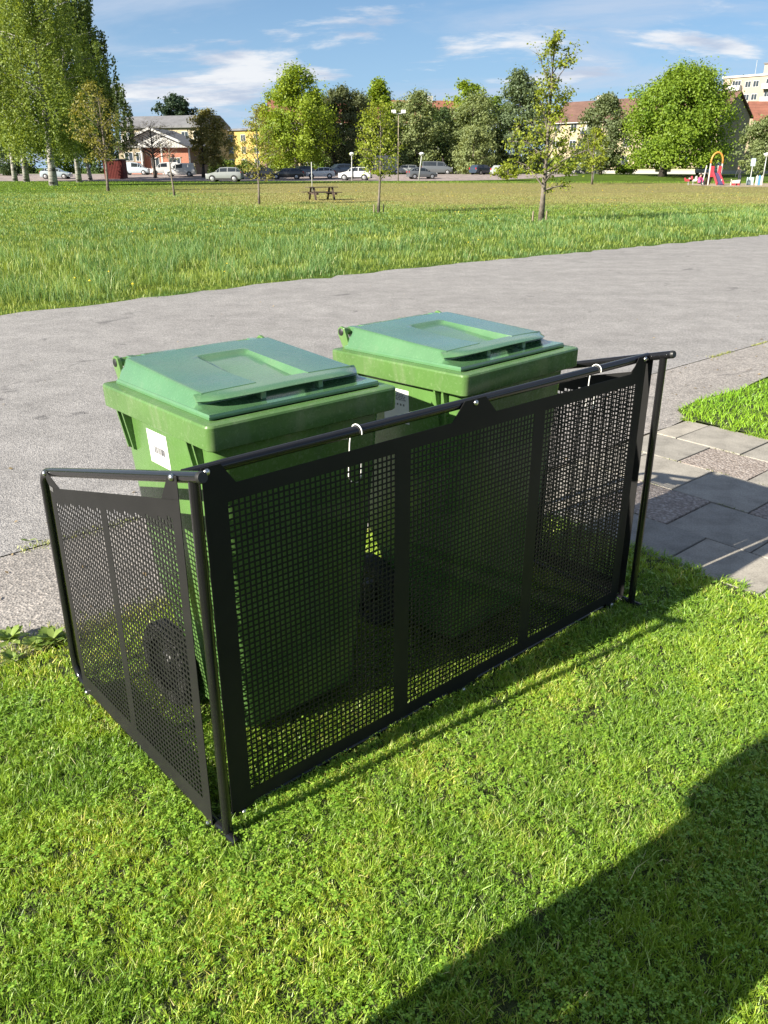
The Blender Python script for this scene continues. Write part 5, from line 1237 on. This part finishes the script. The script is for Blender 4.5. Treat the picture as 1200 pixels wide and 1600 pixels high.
# ------------------------------------------------------------------ weeds at the edge of the asphalt
def weed(x, y, n, size, label, seed, upright=.85, cols=((.09,.15,.025),(.20,.27,.07))):
    r = np.random.default_rng(seed); wx, wy = x, y; e = empty('weed', (wx, wy, .004)); tag(e, label, 'weed', 'broad leaved weeds along the asphalt edge')
    for k in range(n):
        a = r.random()*6.28; L = size*r.uniform(.55, 1.1); up = r.uniform(.2, 1)*upright; w = L*r.uniform(.11, .2); ca, sa = math.cos(a), math.sin(a); V = []; 
        for q, ww in ((0,.15),(.25,.55),(.5,1),(.75,.85),(1,.05)):
            px, pz = L*q*math.cos(up*1.2), .006+L*(math.sin(up*2.2*(1-q*.55))*q)*.8
            for s_ in (-1, 0, 1): V.append((ca*px-sa*s_*w*ww, sa*px+ca*s_*w*ww, pz+(abs(s_)*.12*w)))
        T = []
        for i in range(4):
            for j in range(2): b = i*3+j; T += [[b,b+1,b+4],[b,b+4,b+3]]
        col = np.array(cols[0])*(1-(t := r.random()))+np.array(cols[1])*t
        me = tri_mesh('leaf', np.array(V), np.array(T), np.repeat(col[None], len(V), 0)); me.materials.append(M['weed']); me.polygons.foreach_set('use_smooth', [True]*len(me.polygons)); link(bpy.data.objects.new('leaf', me), e)
def gp(u, v): p = spot(u, v, 1); t = CAM_H/(CAM_H-p.z); return p.x*t, t
for u, v, n, s, lab, sd in ((82,1006,40,.078,'leafy weed against the back corner post of the enclosure',1),(56,1014,26,.060,'smaller weed left of the weed at the back corner post',2),(16,1004,40,.080,'leafy weed on the asphalt edge at the left border of the picture',3),(20,1036,24,.055,'low weed below the one at the left border',4),(98,1000,9,.05,'tiny weed touching the back corner post',5),(45,848,8,.035,'tiny weed growing in the asphalt seam',6)):
    x, y = gp(u, v); weed(x, y, n, s, lab, sd)
def seam_moss():
    r = np.random.default_rng(77); n = 5200; lx = r.uniform(-2.5, 7.5, n); k = vnoise(lx, lx*0, .35, 91) > .55; lx = lx[k]; n = len(lx); ly = SEAM-.006+r.normal(0, .012, n)*(.5+vnoise(lx, lx*0, .2, 92)*2)
    wx = AX+EX[0]*lx+EY[0]*ly; wy = AY+EX[1]*lx+EY[1]*ly; h = .006+.012*r.random(n)
    t = lerp3((.12,.17,.03), (.26,.25,.09), r.random(n))
    # edge growth where the lawn meets the asphalt
    m = 9000; l2 = r.uniform(-3.2, 2.2, m); y2 = 1.20+np.abs(r.normal(0, .045, m))*np.clip(vnoise(l2, l2*0, .3, 93)*2-.4, .1, 1.5); w2 = AX+EX[0]*l2+EY[0]*y2; v2 = AY+EX[1]*l2+EY[1]*y2; h2 = .012+.03*r.random(m); t2 = lerp3((.10,.17,.02), (.30,.28,.09), r.random(m))
    stuff('seam_grass', [blades(wx, wy, np.full(n, .001), h, .003+.002*r.random(n), h*.9, t, 78), blades(w2, v2, np.full(m, .001), h2, .003+.002*r.random(m), h2*.9, t2, 79)], M['grass'], 'moss and thin grass along the asphalt seam and edge', 'grass')
seam_moss()

# ------------------------------------------------------------------ litter on the road and paving
def litter():
    r = np.random.default_rng(101); n = 420
    lx = r.uniform(-3, 9, n); ly = np.where(r.random(n) < .45, 1.25+np.abs(r.normal(0, .35, n)), np.where(r.random(n) < .5, SEAM+r.normal(0, .12, n), r.uniform(1.3, 8, n)))
    k = ~((lx > 4.3)&(ly < 1.5)); lx, ly = lx[k], ly[k]; n = len(lx)
    x = AX+EX[0]*lx+EY[0]*ly; y = AY+EX[1]*lx+EY[1]*ly
    P = np.stack([x, y, .004+.003*r.random(n)], 1); c = lerp3((.10,.07,.04), (.30,.23,.13), r.random(n))
    v, t, cc = leaf_quads(P, .014*r.uniform(.5, 1.6, n)[:,None][:,0].mean(), np.tile(np.array([0,0,4.0]), (n, 1)), c, r, 1.6)
    stuff('road_litter', [(v, t, cc)], M['weed'], 'small dry leaves and bits of litter along the asphalt edge', 'litter')
    # moss and grass in the joints of the slabs
    m = 2600; k = r.integers(0, 6, m); jx = np.array(XL)[k]+r.normal(0, .004, m); jy = r.uniform(-1.2, 1.2, m); ok = vnoise(jx*3, jy, .12, 95) > .52; jx, jy = jx[ok], jy[ok]; m = len(jx)
    wx = AX+EX[0]*jx+EY[0]*jy; wy = AY+EX[1]*jx+EY[1]*jy; h = .004+.010*r.random(m)
    e2 = 5000; q = r.random(e2); bx = np.where(q < .5, 4.372-np.abs(r.normal(0, .014, e2)), 2.300+np.abs(r.normal(0, .022, e2))); by = r.uniform(-1.6, 1.24, e2); ok = vnoise(bx*0, by, .09, 96) > .38; bx, by = bx[ok], by[ok]; e2 = len(bx)
    w2 = AX+EX[0]*bx+EY[0]*by; v2 = AY+EX[1]*bx+EY[1]*by; h2 = .012+.026*r.random(e2)
    stuff('joint_moss', [blades(wx, wy, np.full(m, .0), h, .002+.002*r.random(m), h, lerp3((.06,.09,.02), (.16,.18,.05), r.random(m)), 97),
                         blades(w2, v2, np.full(e2, .004), h2, .0025+.002*r.random(e2), h2*1.1, lerp3((.08,.18,.015), (.24,.33,.04), r.random(e2)), 98)], M['grass'], 'moss and grass growing in the joints and edges of the paving', 'moss')
litter()
